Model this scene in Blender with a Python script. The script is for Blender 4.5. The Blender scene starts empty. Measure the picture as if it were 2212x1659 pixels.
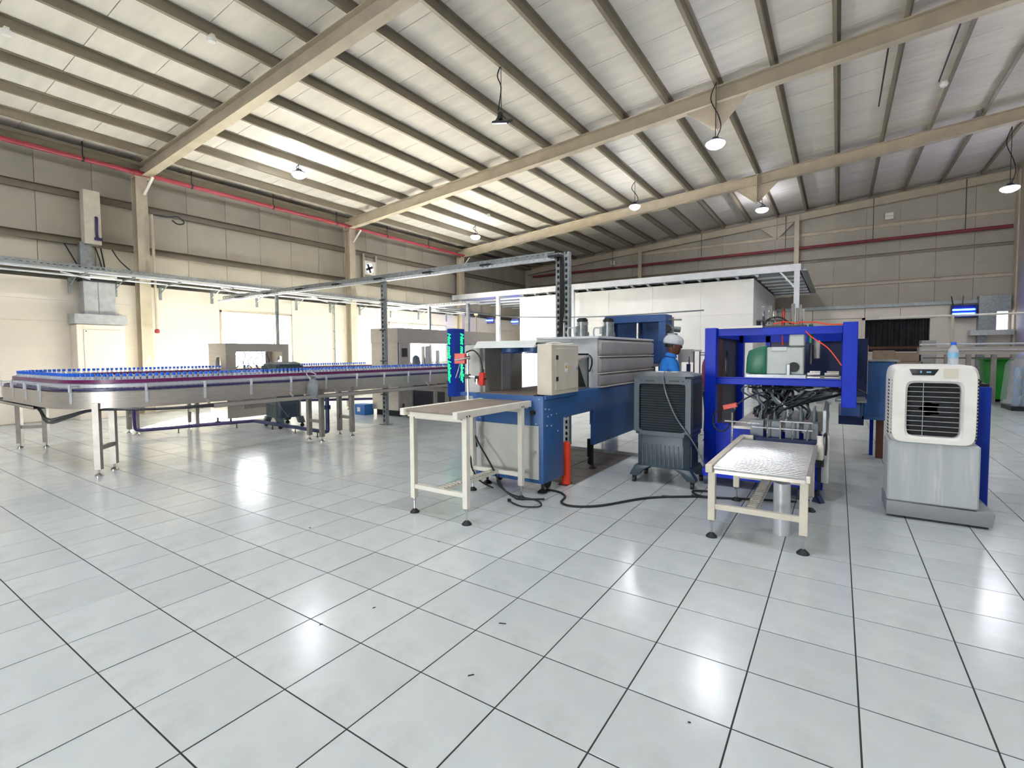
import bpy, bmesh, math, random
from mathutils import Vector, Matrix
random.seed(7)
PI = math.pi
SC = bpy.context.scene
COL = SC.collection

# ------------------------------------------------------------------ camera, world, sun, exposure
cam_d = bpy.data.cameras.new('camera')
cam_d.sensor_width = 36.0
cam_d.lens = 36.0 * 1061.86 / 2212.0
cam_d.shift_y = -17.0 / 2212.0
cam_d.clip_end = 200
cam = bpy.data.objects.new('camera', cam_d)
COL.objects.link(cam)
YAW, PITCH, ROLL = -0.585853, -0.046367, -0.006209
fwd = Vector((math.sin(YAW) * math.cos(PITCH), math.cos(YAW) * math.cos(PITCH), math.sin(PITCH)))
rt0 = Vector((math.cos(YAW), -math.sin(YAW), 0))
up0 = rt0.cross(fwd)
rgt = rt0 * math.cos(ROLL) + up0 * math.sin(ROLL)
upv = -rt0 * math.sin(ROLL) + up0 * math.cos(ROLL)
CAM = Vector((0, 0, 1.42739))
m = Matrix((rgt, upv, -fwd)).transposed().to_4x4()
m.translation = CAM
cam.matrix_world = m
SC.camera = cam

SC.view_settings.view_transform = 'Standard'
SC.view_settings.look = 'None'
SC.view_settings.gamma = 1.0
SC.view_settings.use_curve_mapping = False
SC.view_settings.exposure = 0.12
SC.cycles.use_denoising = True
SC.cycles.max_bounces = 10
SC.cycles.diffuse_bounces = 6
SC.cycles.transparent_max_bounces = 24
SC.cycles.sample_clamp_indirect = 30.0

SKY = 40.0
world = bpy.data.worlds.new('sky')
SC.world = world
world.use_nodes = True
bg = world.node_tree.nodes['Background']
bg.inputs['Color'].default_value = (0.93, 0.97, 1.0, 1)
bg.inputs['Strength'].default_value = SKY

sun_d = bpy.data.lights.new('sun', 'SUN')
sun_d.energy = 380.0
sun_d.angle = 0.01
sun_d.color = (1.0, 0.90, 0.77)
sun = bpy.data.objects.new('sun', sun_d)
COL.objects.link(sun)
sun.rotation_euler = Vector((2.4, -2.5, -1.9)).to_track_quat('-Z', 'Y').to_euler()


def portal(name, loc, direction, sx, sy):
    d = bpy.data.lights.new(name, 'AREA')
    d.shape = 'RECTANGLE'
    d.size, d.size_y = sx, sy
    d.cycles.is_portal = True
    o = bpy.data.objects.new(name, d)
    COL.objects.link(o)
    o.location = loc
    o.rotation_euler = Vector(direction).to_track_quat('-Z', 'Y').to_euler()
    return o


# ------------------------------------------------------------------ helpers
def lin(c):
    c = c / 255.0
    return c / 12.92 if c <= 0.04045 else ((c + 0.055) / 1.055) ** 2.4


def hexc(h):
    h = h.lstrip('#')
    return tuple(lin(int(h[i:i + 2], 16)) for i in (0, 2, 4))


def mat(name, hx, rough=0.5, metal=0.0, var=0.06, scale=6.0, bump=0.0, emit=0.0, alpha=None, rnd=0.0, stain=None, stretch=None, spec=0.5):
    m = bpy.data.materials.new(name)
    m.use_nodes = True
    nt = m.node_tree
    b = nt.nodes['Principled BSDF']
    c = hexc(hx)
    b.inputs['Roughness'].default_value = rough
    b.inputs['Metallic'].default_value = metal
    b.inputs['Specular IOR Level'].default_value = spec
    tc = nt.nodes.new('ShaderNodeTexCoord')
    mp = nt.nodes.new('ShaderNodeMapping')
    nt.links.new(tc.outputs['Object'], mp.inputs['Vector'])
    if stretch:
        mp.inputs['Scale'].default_value = stretch
    no = nt.nodes.new('ShaderNodeTexNoise')
    no.inputs['Scale'].default_value = scale
    no.inputs['Detail'].default_value = 5
    nt.links.new(mp.outputs['Vector'], no.inputs['Vector'])
    ra = nt.nodes.new('ShaderNodeValToRGB')
    ra.color_ramp.elements[0].position = 0.3
    ra.color_ramp.elements[1].position = 0.7
    lo = [max(0, x * (1 - var * 2)) for x in c]
    hi = [min(1, x * (1 + var)) for x in c]
    ra.color_ramp.elements[0].color = (*lo, 1)
    ra.color_ramp.elements[1].color = (*hi, 1)
    nt.links.new(no.outputs['Fac'], ra.inputs['Fac'])
    out = ra.outputs['Color']
    if stain:
        n2 = nt.nodes.new('ShaderNodeTexNoise')
        n2.inputs['Scale'].default_value = stain[1]
        n2.inputs['Detail'].default_value = 8
        nt.links.new(mp.outputs['Vector'], n2.inputs['Vector'])
        r2 = nt.nodes.new('ShaderNodeValToRGB')
        r2.color_ramp.elements[0].position = stain[2]
        r2.color_ramp.elements[1].position = min(1, stain[2] + 0.2)
        nt.links.new(n2.outputs['Fac'], r2.inputs['Fac'])
        mx = nt.nodes.new('ShaderNodeMixRGB')
        mx.inputs['Color2'].default_value = (*hexc(stain[0]), 1)
        mul = nt.nodes.new('ShaderNodeMath')
        mul.operation = 'MULTIPLY'
        mul.inputs[1].default_value = stain[3]
        nt.links.new(r2.outputs['Color'], mul.inputs[0])
        nt.links.new(mul.outputs[0], mx.inputs['Fac'])
        nt.links.new(out, mx.inputs['Color1'])
        out = mx.outputs['Color']
    if rnd:
        oi = nt.nodes.new('ShaderNodeObjectInfo')
        mr = nt.nodes.new('ShaderNodeMapRange')
        mr.inputs['To Min'].default_value = 1 - rnd
        mr.inputs['To Max'].default_value = 1.0
        nt.links.new(oi.outputs['Random'], mr.inputs['Value'])
        hs = nt.nodes.new('ShaderNodeHueSaturation')
        nt.links.new(mr.outputs['Result'], hs.inputs['Value'])
        nt.links.new(out, hs.inputs['Color'])
        out = hs.outputs['Color']
    nt.links.new(out, b.inputs['Base Color'])
    if bump:
        bp = nt.nodes.new('ShaderNodeBump')
        bp.inputs['Strength'].default_value = bump
        bp.inputs['Distance'].default_value = 0.01
        nt.links.new(no.outputs['Fac'], bp.inputs['Height'])
        nt.links.new(bp.outputs['Normal'], b.inputs['Normal'])
    if emit:
        b.inputs['Emission Color'].default_value = (*c, 1)
        b.inputs['Emission Strength'].default_value = emit
    if alpha is not None:
        tr = nt.nodes.new('ShaderNodeBsdfTransparent')
        mx = nt.nodes.new('ShaderNodeMixShader')
        mx.inputs[0].default_value = alpha
        nt.links.new(tr.outputs[0], mx.inputs[1])
        nt.links.new(b.outputs[0], mx.inputs[2])
        nt.links.new(mx.outputs[0], nt.nodes['Material Output'].inputs[0])
    return m


class G:
    """collects shapes into one bmesh"""
    def __init__(s):
        s.bm = bmesh.new()

    def box(s, x0, x1, y0, y1, z0, z1, bev=0.0, M=None):
        t = bmesh.new() if (bev or M is not None) else s.bm
        co = [(x, y, z) for z in (z0, z1) for y in (y0, y1) for x in (x0, x1)]
        v = [t.verts.new(c) for c in co]
        for f in ((0, 2, 3, 1), (4, 5, 7, 6), (0, 1, 5, 4), (2, 6, 7, 3), (0, 4, 6, 2), (1, 3, 7, 5)):
            t.faces.new([v[i] for i in f])
        if t is not s.bm:
            if bev:
                bmesh.ops.bevel(t, geom=t.edges[:], offset=bev, segments=2 if bev > 0.02 else 1, affect='EDGES', profile=0.5)
            s.merge(t, M)
        return s

    def cb(s, c, size, M=None, bev=0.0):
        x, y, z = [k / 2 for k in size]
        T = Matrix.Translation(c)
        if M is not None:
            T = T @ M
        return s.box(-x, x, -y, y, -z, z, bev, T)

    def merge(s, t, M=None):
        if M is not None:
            bmesh.ops.transform(t, matrix=M, verts=t.verts[:])
        mp = {}
        for v in t.verts:
            mp[v] = s.bm.verts.new(v.co)
        for f in t.faces:
            try:
                s.bm.faces.new([mp[v] for v in f.verts])
            except ValueError:
                pass
        t.free()

    def beam(s, p0, p1, w, h, up=(0, 0, 1)):
        """rectangular bar between two points"""
        p0, p1 = Vector(p0), Vector(p1)
        d = (p1 - p0).normalized()
        u = Vector(up)
        if abs(d.dot(u)) > 0.98:
            u = Vector((0, 1, 0))
        sx = d.cross(u).normalized()
        sz = sx.cross(d).normalized()
        v = []
        for p in (p0, p1):
            for a, b in ((-1, -1), (1, -1), (1, 1), (-1, 1)):
                v.append(s.bm.verts.new(p + sx * a * w / 2 + sz * b * h / 2))
        for f in ((3, 2, 1, 0), (4, 5, 6, 7), (0, 1, 5, 4), (1, 2, 6, 5), (2, 3, 7, 6), (3, 0, 4, 7)):
            s.bm.faces.new([v[i] for i in f])
        return s

    def cyl(s, p0, p1, r, n=12, r2=None, cap=True):
        p0, p1 = Vector(p0), Vector(p1)
        r2 = r if r2 is None else r2
        d = (p1 - p0).normalized()
        u = Vector((0, 0, 1)) if abs(d.z) < 0.9 else Vector((1, 0, 0))
        a = d.cross(u).normalized()
        b = d.cross(a).normalized()
        R = [[s.bm.verts.new(p + (a * math.cos(2 * PI * i / n) + b * math.sin(2 * PI * i / n)) * q) for i in range(n)] for p, q in ((p0, r), (p1, r2))]
        for i in range(n):
            j = (i + 1) % n
            s.bm.faces.new((R[0][j], R[0][i], R[1][i], R[1][j]))
        if cap:
            s.bm.faces.new(R[0])
            s.bm.faces.new(R[1][::-1])
        return s

    def tube(s, pts, r, n=6, sub=5):
        P = [Vector(p) for p in pts]
        if sub > 1 and len(P) > 2:
            Q = []
            for i in range(len(P) - 1):
                a = P[max(i - 1, 0)]; b = P[i]; c = P[i + 1]; d = P[min(i + 2, len(P) - 1)]
                for k in range(sub):
                    t = k / sub
                    Q.append(0.5 * ((2 * b) + (c - a) * t + (2 * a - 5 * b + 4 * c - d) * t * t + (3 * b - a - 3 * c + d) * t ** 3))
            Q.append(P[-1])
            P = Q
        rings = []
        ref = Vector((0.13, 0.27, 0.95)).normalized()
        for i, p in enumerate(P):
            d = (P[min(i + 1, len(P) - 1)] - P[max(i - 1, 0)])
            if d.length < 1e-9:
                d = Vector((0, 0, 1))
            d.normalize()
            a = d.cross(ref)
            if a.length < 0.1:
                a = d.cross(Vector((1, 0, 0)))
            a.normalize()
            b = d.cross(a)
            rings.append([s.bm.verts.new(p + (a * math.cos(2 * PI * k / n) + b * math.sin(2 * PI * k / n)) * r) for k in range(n)])
        for A, B in zip(rings, rings[1:]):
            for k in range(n):
                j = (k + 1) % n
                s.bm.faces.new((A[j], A[k], B[k], B[j]))
        s.bm.faces.new(rings[0])
        s.bm.faces.new(rings[-1][::-1])
        return s

    def lathe(s, prof, c=(0, 0, 0), n=16, M=None):
        t = bmesh.new()
        rings = []
        for r, z in prof:
            if r < 1e-6:
                rings.append([t.verts.new((0, 0, z))])
            else:
                rings.append([t.verts.new((r * math.cos(2 * PI * k / n), r * math.sin(2 * PI * k / n), z)) for k in range(n)])
        for A, B in zip(rings, rings[1:]):
            if len(A) == 1 and len(B) == 1:
                continue
            for k in range(n):
                j = (k + 1) % n
                if len(A) == 1:
                    t.faces.new((A[0], B[j], B[k]))
                elif len(B) == 1:
                    t.faces.new((A[k], A[j], B[0]))
                else:
                    t.faces.new((A[k], A[j], B[j], B[k]))
        T = Matrix.Translation(c)
        if M is not None:
            T = T @ M
        s.merge(t, T)
        return s

    def prism(s, pts, axis, a, b, bev=0.0):
        """polygon (2D) extruded along axis from a to b"""
        def p3(p, h):
            return {'x': (h, p[0], p[1]), 'y': (p[0], h, p[1]), 'z': (p[0], p[1], h)}[axis]
        t = bmesh.new()
        A = [t.verts.new(p3(p, a)) for p in pts]
        B = [t.verts.new(p3(p, b)) for p in pts]
        n = len(pts)
        t.faces.new(A)
        t.faces.new(B[::-1])
        for i in range(n):
            j = (i + 1) % n
            t.faces.new((A[j], A[i], B[i], B[j]))
        bmesh.ops.recalc_face_normals(t, faces=t.faces[:])
        if bev:
            bmesh.ops.bevel(t, geom=t.edges[:], offset=bev, segments=2, affect='EDGES', profile=0.5)
        s.merge(t)
        return s

    def holeplate(s, axis, rect, hole, a, b, n=40):
        """rectangle (u0,u1,v0,v1) with a star shaped hole (function angle -> point), extruded a..b"""
        u0, u1, v0, v1 = rect
        cu, cv, hf = hole
        ang = [2 * PI * i / n for i in range(n)] + [math.atan2(v - cv, u - cu) % (2 * PI) for u in (u0, u1) for v in (v0, v1)]
        ang = sorted(set(round(x, 6) for x in ang))

        def outer(t):
            dx, dy = math.cos(t), math.sin(t)
            k = 1e9
            if dx > 1e-9: k = min(k, (u1 - cu) / dx)
            if dx < -1e-9: k = min(k, (u0 - cu) / dx)
            if dy > 1e-9: k = min(k, (v1 - cv) / dy)
            if dy < -1e-9: k = min(k, (v0 - cv) / dy)
            return cu + dx * k, cv + dy * k

        def p3(p, h):
            return {'x': (h, p[0], p[1]), 'y': (p[0], h, p[1]), 'z': (p[0], p[1], h)}[axis]
        t = bmesh.new()
        L = []
        for h in (a, b):
            L.append(([t.verts.new(p3(outer(q), h)) for q in ang], [t.verts.new(p3(hf(q), h)) for q in ang]))
        k = len(ang)
        for i in range(k):
            j = (i + 1) % k
            t.faces.new((L[0][0][i], L[0][0][j], L[0][1][j], L[0][1][i]))
            t.faces.new((L[1][0][j], L[1][0][i], L[1][1][i], L[1][1][j]))
            t.faces.new((L[0][0][j], L[0][0][i], L[1][0][i], L[1][0][j]))
            t.faces.new((L[0][1][i], L[0][1][j], L[1][1][j], L[1][1][i]))
        bmesh.ops.recalc_face_normals(t, faces=t.faces[:])
        s.merge(t)
        return s


def superhole(cu, cv, ru, rv, p=4.0):
    def f(t):
        c, q = math.cos(t), math.sin(t)
        k = (abs(c / ru) ** p + abs(q / rv) ** p) ** (-1 / p)
        return cu + c * k, cv + q * k
    return cu, cv, f


WM = {}


def mesh_of(name, g, m):
    me = bpy.data.meshes.new(name)
    g.bm.normal_update()
    g.bm.to_mesh(me)
    g.bm.free()
    if m is not None:
        me.materials.append(m)
    me.shade_smooth()
    me.set_sharp_from_angle(angle=math.radians(32))
    return me


def obj(name, g, m, parent=None, local=False):
    """one mesh object; geometry is given in world space unless local"""
    me = mesh_of(name, g, m)
    o = bpy.data.objects.new(name, me)
    COL.objects.link(o)
    if parent is not None:
        o.parent = parent
        WM[o] = WM.get(parent, Matrix())
        if not local:
            me.transform(WM[o].inverted())
    else:
        WM[o] = Matrix()
    return o


def tag(o, label, cat, group=None, kind=None):
    if label: o['label'] = label
    if cat: o['category'] = cat
    if group: o['group'] = group
    if kind: o['kind'] = kind
    return o


def thing(name, label, cat, loc=(0, 0, 0), rot=0.0, group=None):
    o = bpy.data.objects.new(name, None)
    o.empty_display_size = 0.1
    COL.objects.link(o)
    o.location = loc
    o.rotation_euler = (0, 0, rot)
    WM[o] = Matrix.Translation(loc) @ Matrix.Rotation(rot, 4, 'Z')
    return tag(o, label, cat, group)


def solo(name, g, m, label, cat, loc=None, group=None):
    """a thing that is one mesh"""
    if loc is not None:
        bmesh.ops.translate(g.bm, verts=g.bm.verts[:], vec=-Vector(loc))
    o = obj(name, g, m)
    if loc is not None:
        o.location = loc
    return tag(o, label, cat, group)


def struct(name, g, m, parent=None):
    o = obj(name, g, m, parent)
    if parent is None:
        o['kind'] = 'structure'
    return o


def dup(root, loc, rot=None, label=None, group=None, scale=None):
    r = root.copy()
    COL.objects.link(r)
    r.location = loc
    if rot is not None: r.rotation_euler = (0, 0, rot)
    if scale: r.scale = (scale,) * 3
    if label: r['label'] = label
    if group: r['group'] = group
    for ch in list(root.children):
        c = ch.copy()
        COL.objects.link(c)
        c.parent = r
        for gch in list(ch.children):
            d = gch.copy()
            COL.objects.link(d)
            d.parent = c
    return r


def inst(o, loc, rot=None):
    c = o.copy()
    COL.objects.link(c)
    c.location = loc
    if rot is not None: c.rotation_euler = rot
    return c


# ------------------------------------------------------------------ materials
MT = dict(
    tile=mat('glazed_floor_tile', '#c5cdcc', 0.2, 0, 0.05, 2.2, 0.0, rnd=0.09, stain=('#a3aaa6', 3.0, 0.54, 0.5)),
    grout=mat('floor_grout', '#33342f', 0.9),
    roof=mat('roof_sandwich_panel', '#e6e1d8', 0.55, 0, 0.05, 0.9, 0.0, rnd=0.07, stain=('#b8a98c', 1.4, 0.62, 0.35), stretch=(1, 5, 1)),
    roofsheet=mat('roof_outer_sheet', '#b8b4aa', 0.7),
    beige=mat('beige_steel_paint', '#bbb09c', 0.5, 0, 0.07, 3.0, 0, stain=('#8a7a60', 4.0, 0.63, 0.4)),
    purlin=mat('shaded_steel_paint', '#817866', 0.5, 0, 0.06, 3.0),  # beam beige darkened; shade on the purlin webs put into the colour
    wallup=mat('upper_wall_panel', '#aaa496', 0.6, 0, 0.05, 1.2, 0, rnd=0.06, stain=('#8f876f', 1.6, 0.6, 0.35)),
    wallwhite=mat('white_wall_panel', '#e9e0d2', 0.32, 0, 0.03, 1.5, 0, rnd=0.03, stain=('#cdbfa8', 2.0, 0.66, 0.3)),
    roomwhite=mat('white_room_panel', '#ecebe9', 0.45, 0, 0.03, 1.0),
    steel=mat('brushed_stainless', '#b9b3aa', 0.36, 0.6, 0.06, 5.0, 0, stretch=(1, 1, 12)),
    steeldark=mat('dull_stainless', '#9a958e', 0.42, 0.6, 0.08, 6.0),
    chrome=mat('polished_steel', '#d8d8d6', 0.16, 1.0, 0.03, 6.0),
    rollersteel=mat('bright_roller_steel', '#e2e3e6', 0.14, 0.92, 0.03, 9.0),
    galv=mat('galvanised_steel', '#9aa1a2', 0.42, 0.7, 0.12, 14.0),
    galvlight=mat('galvanised_duct', '#c3c7c9', 0.38, 0.6, 0.08, 8.0),
    silver=mat('silver_painted_steel', '#c9ccd2', 0.4, 0.3, 0.05, 5.0),
    whitepaint=mat('white_powder_coat', '#e3dfd3', 0.4, 0, 0.04, 6.0),
    cream=mat('cream_powder_coat', '#cfc9b8', 0.42, 0, 0.05, 6.0),
    grey=mat('light_grey_paint', '#b9bab4', 0.42, 0, 0.04, 5.0),
    greylid=mat('pale_grey_green_paint', '#cfd6d2', 0.4, 0, 0.03, 5.0),
    oven=mat('oven_white_paint', '#cfd3d6', 0.4, 0, 0.03, 5.0),
    ovenside=mat('oven_side_panel', '#a8a8a5', 0.45, 0.1, 0.05, 7.0),
    blue=mat('mid_blue_paint', '#2f5b93', 0.42, 0, 0.06, 5.0),
    gateblue=mat('frame_blue_paint', '#2a5592', 0.42, 0, 0.06, 5.0),
    royal=mat('royal_blue_paint', '#0430bd', 0.42, 0, 0.05, 5.0, spec=0.25),
    slab=mat('cobalt_blue_paint', '#06339e', 0.45, 0, 0.05, 5.0, spec=0.3),
    navy=mat('navy_paint', '#1a2b57', 0.45, 0, 0.1, 6.0),
    cooler=mat('charcoal_plastic', '#37454e', 0.42, 0, 0.05, 8.0, 0.05),
    coolerdark=mat('dark_grille_plastic', '#1d2124', 0.5, 0, 0.1, 8.0),
    offwhite=mat('aged_white_plastic', '#e7e6df', 0.45, 0, 0.05, 5.0, 0, stain=('#bdb496', 5.0, 0.64, 0.4)),
    coolgrey=mat('pale_grey_plastic', '#aeb4b6', 0.5, 0, 0.05, 4.0, 0, stain=('#d2d2cc', 7.0, 0.58, 0.6), stretch=(4, 4, 0.35)),
    coolbase=mat('mid_grey_plastic', '#84888a', 0.55, 0, 0.05, 5.0),
    black=mat('black_rubber', '#16171a', 0.55, 0, 0.15, 10.0),
    blackbox=mat('black_painted_metal', '#202226', 0.45, 0, 0.1, 6.0),
    hose=mat('black_hose', '#22262c', 0.35, 0, 0.1, 10.0),
    greyhose=mat('grey_hose', '#6b757a', 0.35, 0, 0.1, 10.0),
    clearhose=mat('milky_hose', '#b9c2c6', 0.25, 0, 0.08, 10.0),
    orange=mat('orange_hose', '#ff4a20', 0.4),
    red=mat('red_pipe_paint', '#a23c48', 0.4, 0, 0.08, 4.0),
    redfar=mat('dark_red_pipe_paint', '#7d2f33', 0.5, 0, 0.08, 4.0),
    sensor=mat('orange_red_plastic', '#cf3a30', 0.4, 0, 0.05, 9.0),
    orangetube=mat('orange_red_tube', '#e2401f', 0.45),
    purple=mat('purple_guide_plastic', '#6a1c56', 0.35, 0, 0.08, 9.0),
    violet=mat('dark_violet_plastic', '#33225c', 0.35, 0, 0.1, 9.0),
    cap=mat('blue_cap_plastic', '#0f62d6', 0.35, 0, 0.04, 20.0),
    bottle=mat('clear_bottle_plastic', '#dfeaf2', 0.08, 0, 0.02, 30.0, alpha=0.42, spec=0.9),
    glass=mat('window_glass', '#e8f2f4', 0.05, 0, 0.01, 3.0, alpha=0.10, spec=0.8),
    film=mat('clear_wrapping_film', '#dfe6ea', 0.18, 0, 0.05, 6.0, 0.4, alpha=0.22, spec=0.9),
    mat=mat('dark_brown_floor', '#5d544c', 0.5, 0, 0.1, 6.0),  # dark brown of the thin floor squares
    greybag=mat('grey_plastic_bag', '#8b9094', 0.3, 0, 0.15, 9.0, 0.4, alpha=0.8),
    belt=mat('brown_conveyor_belt', '#7a6a5d', 0.6, 0, 0.12, 12.0),
    roller=mat('grey_roller', '#9a9084', 0.4, 0.4, 0.08, 10.0),
    led=mat('green_led_text', '#19f06a', 0.5, emit=2.6),
    uv=mat('insect_lamp_tube', '#1a3cff', 0.5, emit=70.0),
    lampglow=mat('lamp_lens', '#f2f3ff', 0.5, emit=145.0),
    lampbody=mat('lamp_housing', '#2a2c30', 0.5),
    skin=mat('brown_skin', '#6b4230', 0.5, 0, 0.05, 20.0),
    net=mat('white_hair_net', '#c9ced2', 0.8, 0, 0.08, 40.0, 0.3),
    shirt=mat('blue_work_shirt', '#1c79d2', 0.75, 0, 0.07, 14.0, 0.25),
    redshirt=mat('dark_red_shirt', '#9c1f33', 0.75, 0, 0.07, 14.0, 0.25),
    trousers=mat('navy_trousers', '#222a40', 0.8, 0, 0.08, 14.0, 0.25),
    hair=mat('black_hair', '#15110f', 0.6),
    eye=mat('eye_white', '#e4e0da', 0.3),
    green=mat('green_bin_plastic', '#1d9a2c', 0.4, 0, 0.05, 6.0),
    grip=mat('green_machine_cover', '#0f6b4c', 0.38, 0, 0.05, 6.0),
    gripper=mat('grey_machine_cover', '#b7bfba', 0.4, 0, 0.04, 6.0),
    dark=mat('dark_recess', '#1b1c1f', 0.7, 0, 0.15, 5.0),
    curtain=mat('black_hanging_sheet', '#2a2b2e', 0.7, 0, 0.3, 3.0, 0.4),
    yellow=mat('yellow_warning_ink', '#e3b71a', 0.5),
    paper=mat('white_sticker', '#e9e9e4', 0.6),
    carton=mat('brown_carton', '#9a8674', 0.8, 0, 0.08, 5.0),
    bluecarton=mat('blue_carton', '#2f6bb0', 0.6),
    labelblue=mat('pale_blue_label', '#7fb9d8', 0.5),
    reel=mat('maroon_label_reel', '#4a1426', 0.4),
    rust=mat('rust_brown_steel', '#5a2f22', 0.6),
)

# ================================================================== STRUCTURE
XL, XR, YF, YB = -14.35, 4.9, 23.4, -7.0        # room


def zp(x):                                       # underside of purlins = top of rafters
    return 6.95 + 0.076 * (x + 2.24)


# ---- floor: grout slab with individual tiles
g = G(); g.box(-14.9, 5.4, YB - 0.6, 24.0, -0.30, -0.0016)
floor = struct('floor', g, MT['grout'])
PX, PY = 0.407647, 0.4
OX, OY = -1.940908 % PX, 0.35561 % PY


def in_frame(p):
    d = Vector(p) - CAM
    z = d.dot(fwd)
    if z < 0.2: return None
    u = 1106 + 1061.86 * d.dot(rgt) / z
    v = 812.5 - 1061.86 * d.dot(upv) / z
    return u, v


cells = []
i0, i1 = int((XL - 0.6 - OX) / PX) - 1, int((XR + 0.5 - OX) / PX) + 1
j0, j1 = int((YB - 0.4 - OY) / PY) - 1, int((YF + 0.4 - OY) / PY) + 1
for i in range(i0, i1):
    for j in range(j0, j1):
        cx, cy = OX + (i + 0.5) * PX, OY + (j + 0.5) * PY
        q = in_frame((cx, cy, 0))
        vis = q is not None and -150 < q[0] < 2362 and 800 < q[1] < 1800
        cells.append(((0 if vis else 1), (Vector((cx, cy, 0)) - CAM).length, cx, cy))
cells.sort()
GAP = 0.0065


def tile_geo(g, cx, cy, z=0.0, c=0.0006):
    hx, hy = PX / 2 - GAP / 2, PY / 2 - GAP / 2
    b = g.bm
    lo = [b.verts.new((cx + sx * hx, cy + sy * hy, z - 0.02)) for sx, sy in ((-1, -1), (1, -1), (1, 1), (-1, 1))]
    mi = [b.verts.new((cx + sx * hx, cy + sy * hy, z - c)) for sx, sy in ((-1, -1), (1, -1), (1, 1), (-1, 1))]
    hi = [b.verts.new((cx + sx * (hx - c), cy + sy * (hy - c), z)) for sx, sy in ((-1, -1), (1, -1), (1, 1), (-1, 1))]
    b.faces.new(hi)
    for k in range(4):
        j = (k + 1) % 4
        b.faces.new((mi[k], mi[j], hi[j], hi[k]))
        b.faces.new((lo[k], lo[j], mi[j], mi[k]))


g = G(); tile_geo(g, 0, 0)
proto = obj('tile', g, MT['tile'], floor)
for k, (v, d, cx, cy) in enumerate(cells[:300]):
    o = proto if k == 0 else inst(proto, (0, 0, 0))
    o.location = (cx, cy, random.uniform(-0.0006, 0.0006))
    o.rotation_euler = (random.uniform(-0.0012, 0.0012), random.uniform(-0.0012, 0.0012), 0)
g = G()
for v, d, cx, cy in cells[300:]:
    tile_geo(g, cx, cy, random.uniform(-0.0005, 0.0005))
rest = obj('tile', g, MT['tile'], floor)
rest['kind'] = 'stuff'

# ---- ceiling: outer sheet, panels, purlins
SL = math.atan(0.076)
g = G()
xa, xb = -15.1, 5.5
g.prism([(xa, zp(xa) + 0.23), (xb, zp(xb) + 0.23), (xb, zp(xb) + 0.29), (xa, zp(xa) + 0.29)], 'y', YB - 0.5, 24.0)
ceiling = struct('ceiling', g, MT['roofsheet'])
g = G()
g.prism([(xa, zp(xa) + 0.165), (xb, zp(xb) + 0.165), (xb, zp(xb) + 0.225), (xa, zp(xa) + 0.225)], 'y', 0.0, 0.988)
panel = obj('roof_panel', g, MT['roof'], ceiling)
n = 0
for k in range(-8, 24):
    o = panel if n == 0 else inst(panel, (0, 0, 0))
    o.location = (0, k * 1.0 + 0.05, random.uniform(-0.002, 0.002))
    n += 1
for k in range(-12, 8):
    x = -2.2 + 1.03 * k
    z = zp(x)
    g = G()
    y0, y1 = YB, 23.9
    g.box(x - 0.003, x + 0.003, y0, y1, z, z + 0.16)
    g.box(x - 0.062, x - 0.003, y0, y1, z, z + 0.005)
    g.box(x - 0.062, x - 0.057, y0, y1, z + 0.005, z + 0.02)
    g.box(x + 0.003, x + 0.062, y0, y1, z + 0.155, z + 0.16)
    obj('purlin', g, MT['purlin'], ceiling)


# ---- rafters (steel portal beams)
def rafter(Y, label, x0=-14.35, x1=4.85, gus=True, dep=0.32, fl=0.2):
    t = thing('roof_beam', label, 'beam', (0, Y, 0))
    g = G()
    g.prism([(x0, zp(x0) - dep), (x1, zp(x1) - dep), (x1, zp(x1)), (x0, zp(x0))], 'y', Y - 0.006, Y + 0.006)
    obj('web', g, MT['beige'], t)
    for dz in (-0.012, -dep):
        g = G()
        g.prism([(x0, zp(x0) + dz), (x1, zp(x1) + dz), (x1, zp(x1) + dz + 0.012), (x0, zp(x0) + dz + 0.012)], 'y', Y - fl / 2, Y + fl / 2)
        obj('flange', g, MT['beige'], t)
    if gus:
        g = G()
        xc = -2.23
        zb = zp(xc) - dep
        g.prism([(xc - 0.62, zp(xc - 0.62) - dep), (xc + 0.62, zp(xc + 0.62) - dep), (xc + 0.06, zb - 0.52), (xc - 0.06, zb - 0.52)], 'y', Y - 0.008, Y + 0.008)
        obj('gusset_plate', g, MT['beige'], t)
        g = G()
        g.box(xc - 0.012, xc + 0.012, Y - 0.09, Y + 0.09, zb - 0.55, zp(xc) - 0.012)
        for zz in (0.05, 0.17, 0.29, 0.41):
            g.cyl((xc - 0.03, Y - 0.05, zb - zz), (xc + 0.03, Y - 0.05, zb - zz), 0.018, 6)
        obj('stiffener', g, MT['beige'], t)
    g = G()
    for k in range(-12, 7):
        x = -2.2 + 1.03 * k
        if x < x0 + 0.2: continue
        g.box(x - 0.05, x - 0.042, Y - 0.05, Y + 0.05, zp(x), zp(x) + 0.15)
    obj('purlin_cleats', g, MT['beige'], t)
    for k in (-11, -9, -7, -5):
        pass
    return t


rafter(5.2, 'wide beige roof beam nearest the camera, above the bottle conveyor', gus=False, x1=4.85)
rafter(11.2, 'beige roof beam with a triangular gusset behind the large round hanging lamp')
rafter(17.3, 'beige roof beam above the front edge of the white room canopy')
rafter(23.3, 'beige roof beam along the top of the far gable wall', dep=0.3)


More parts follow.
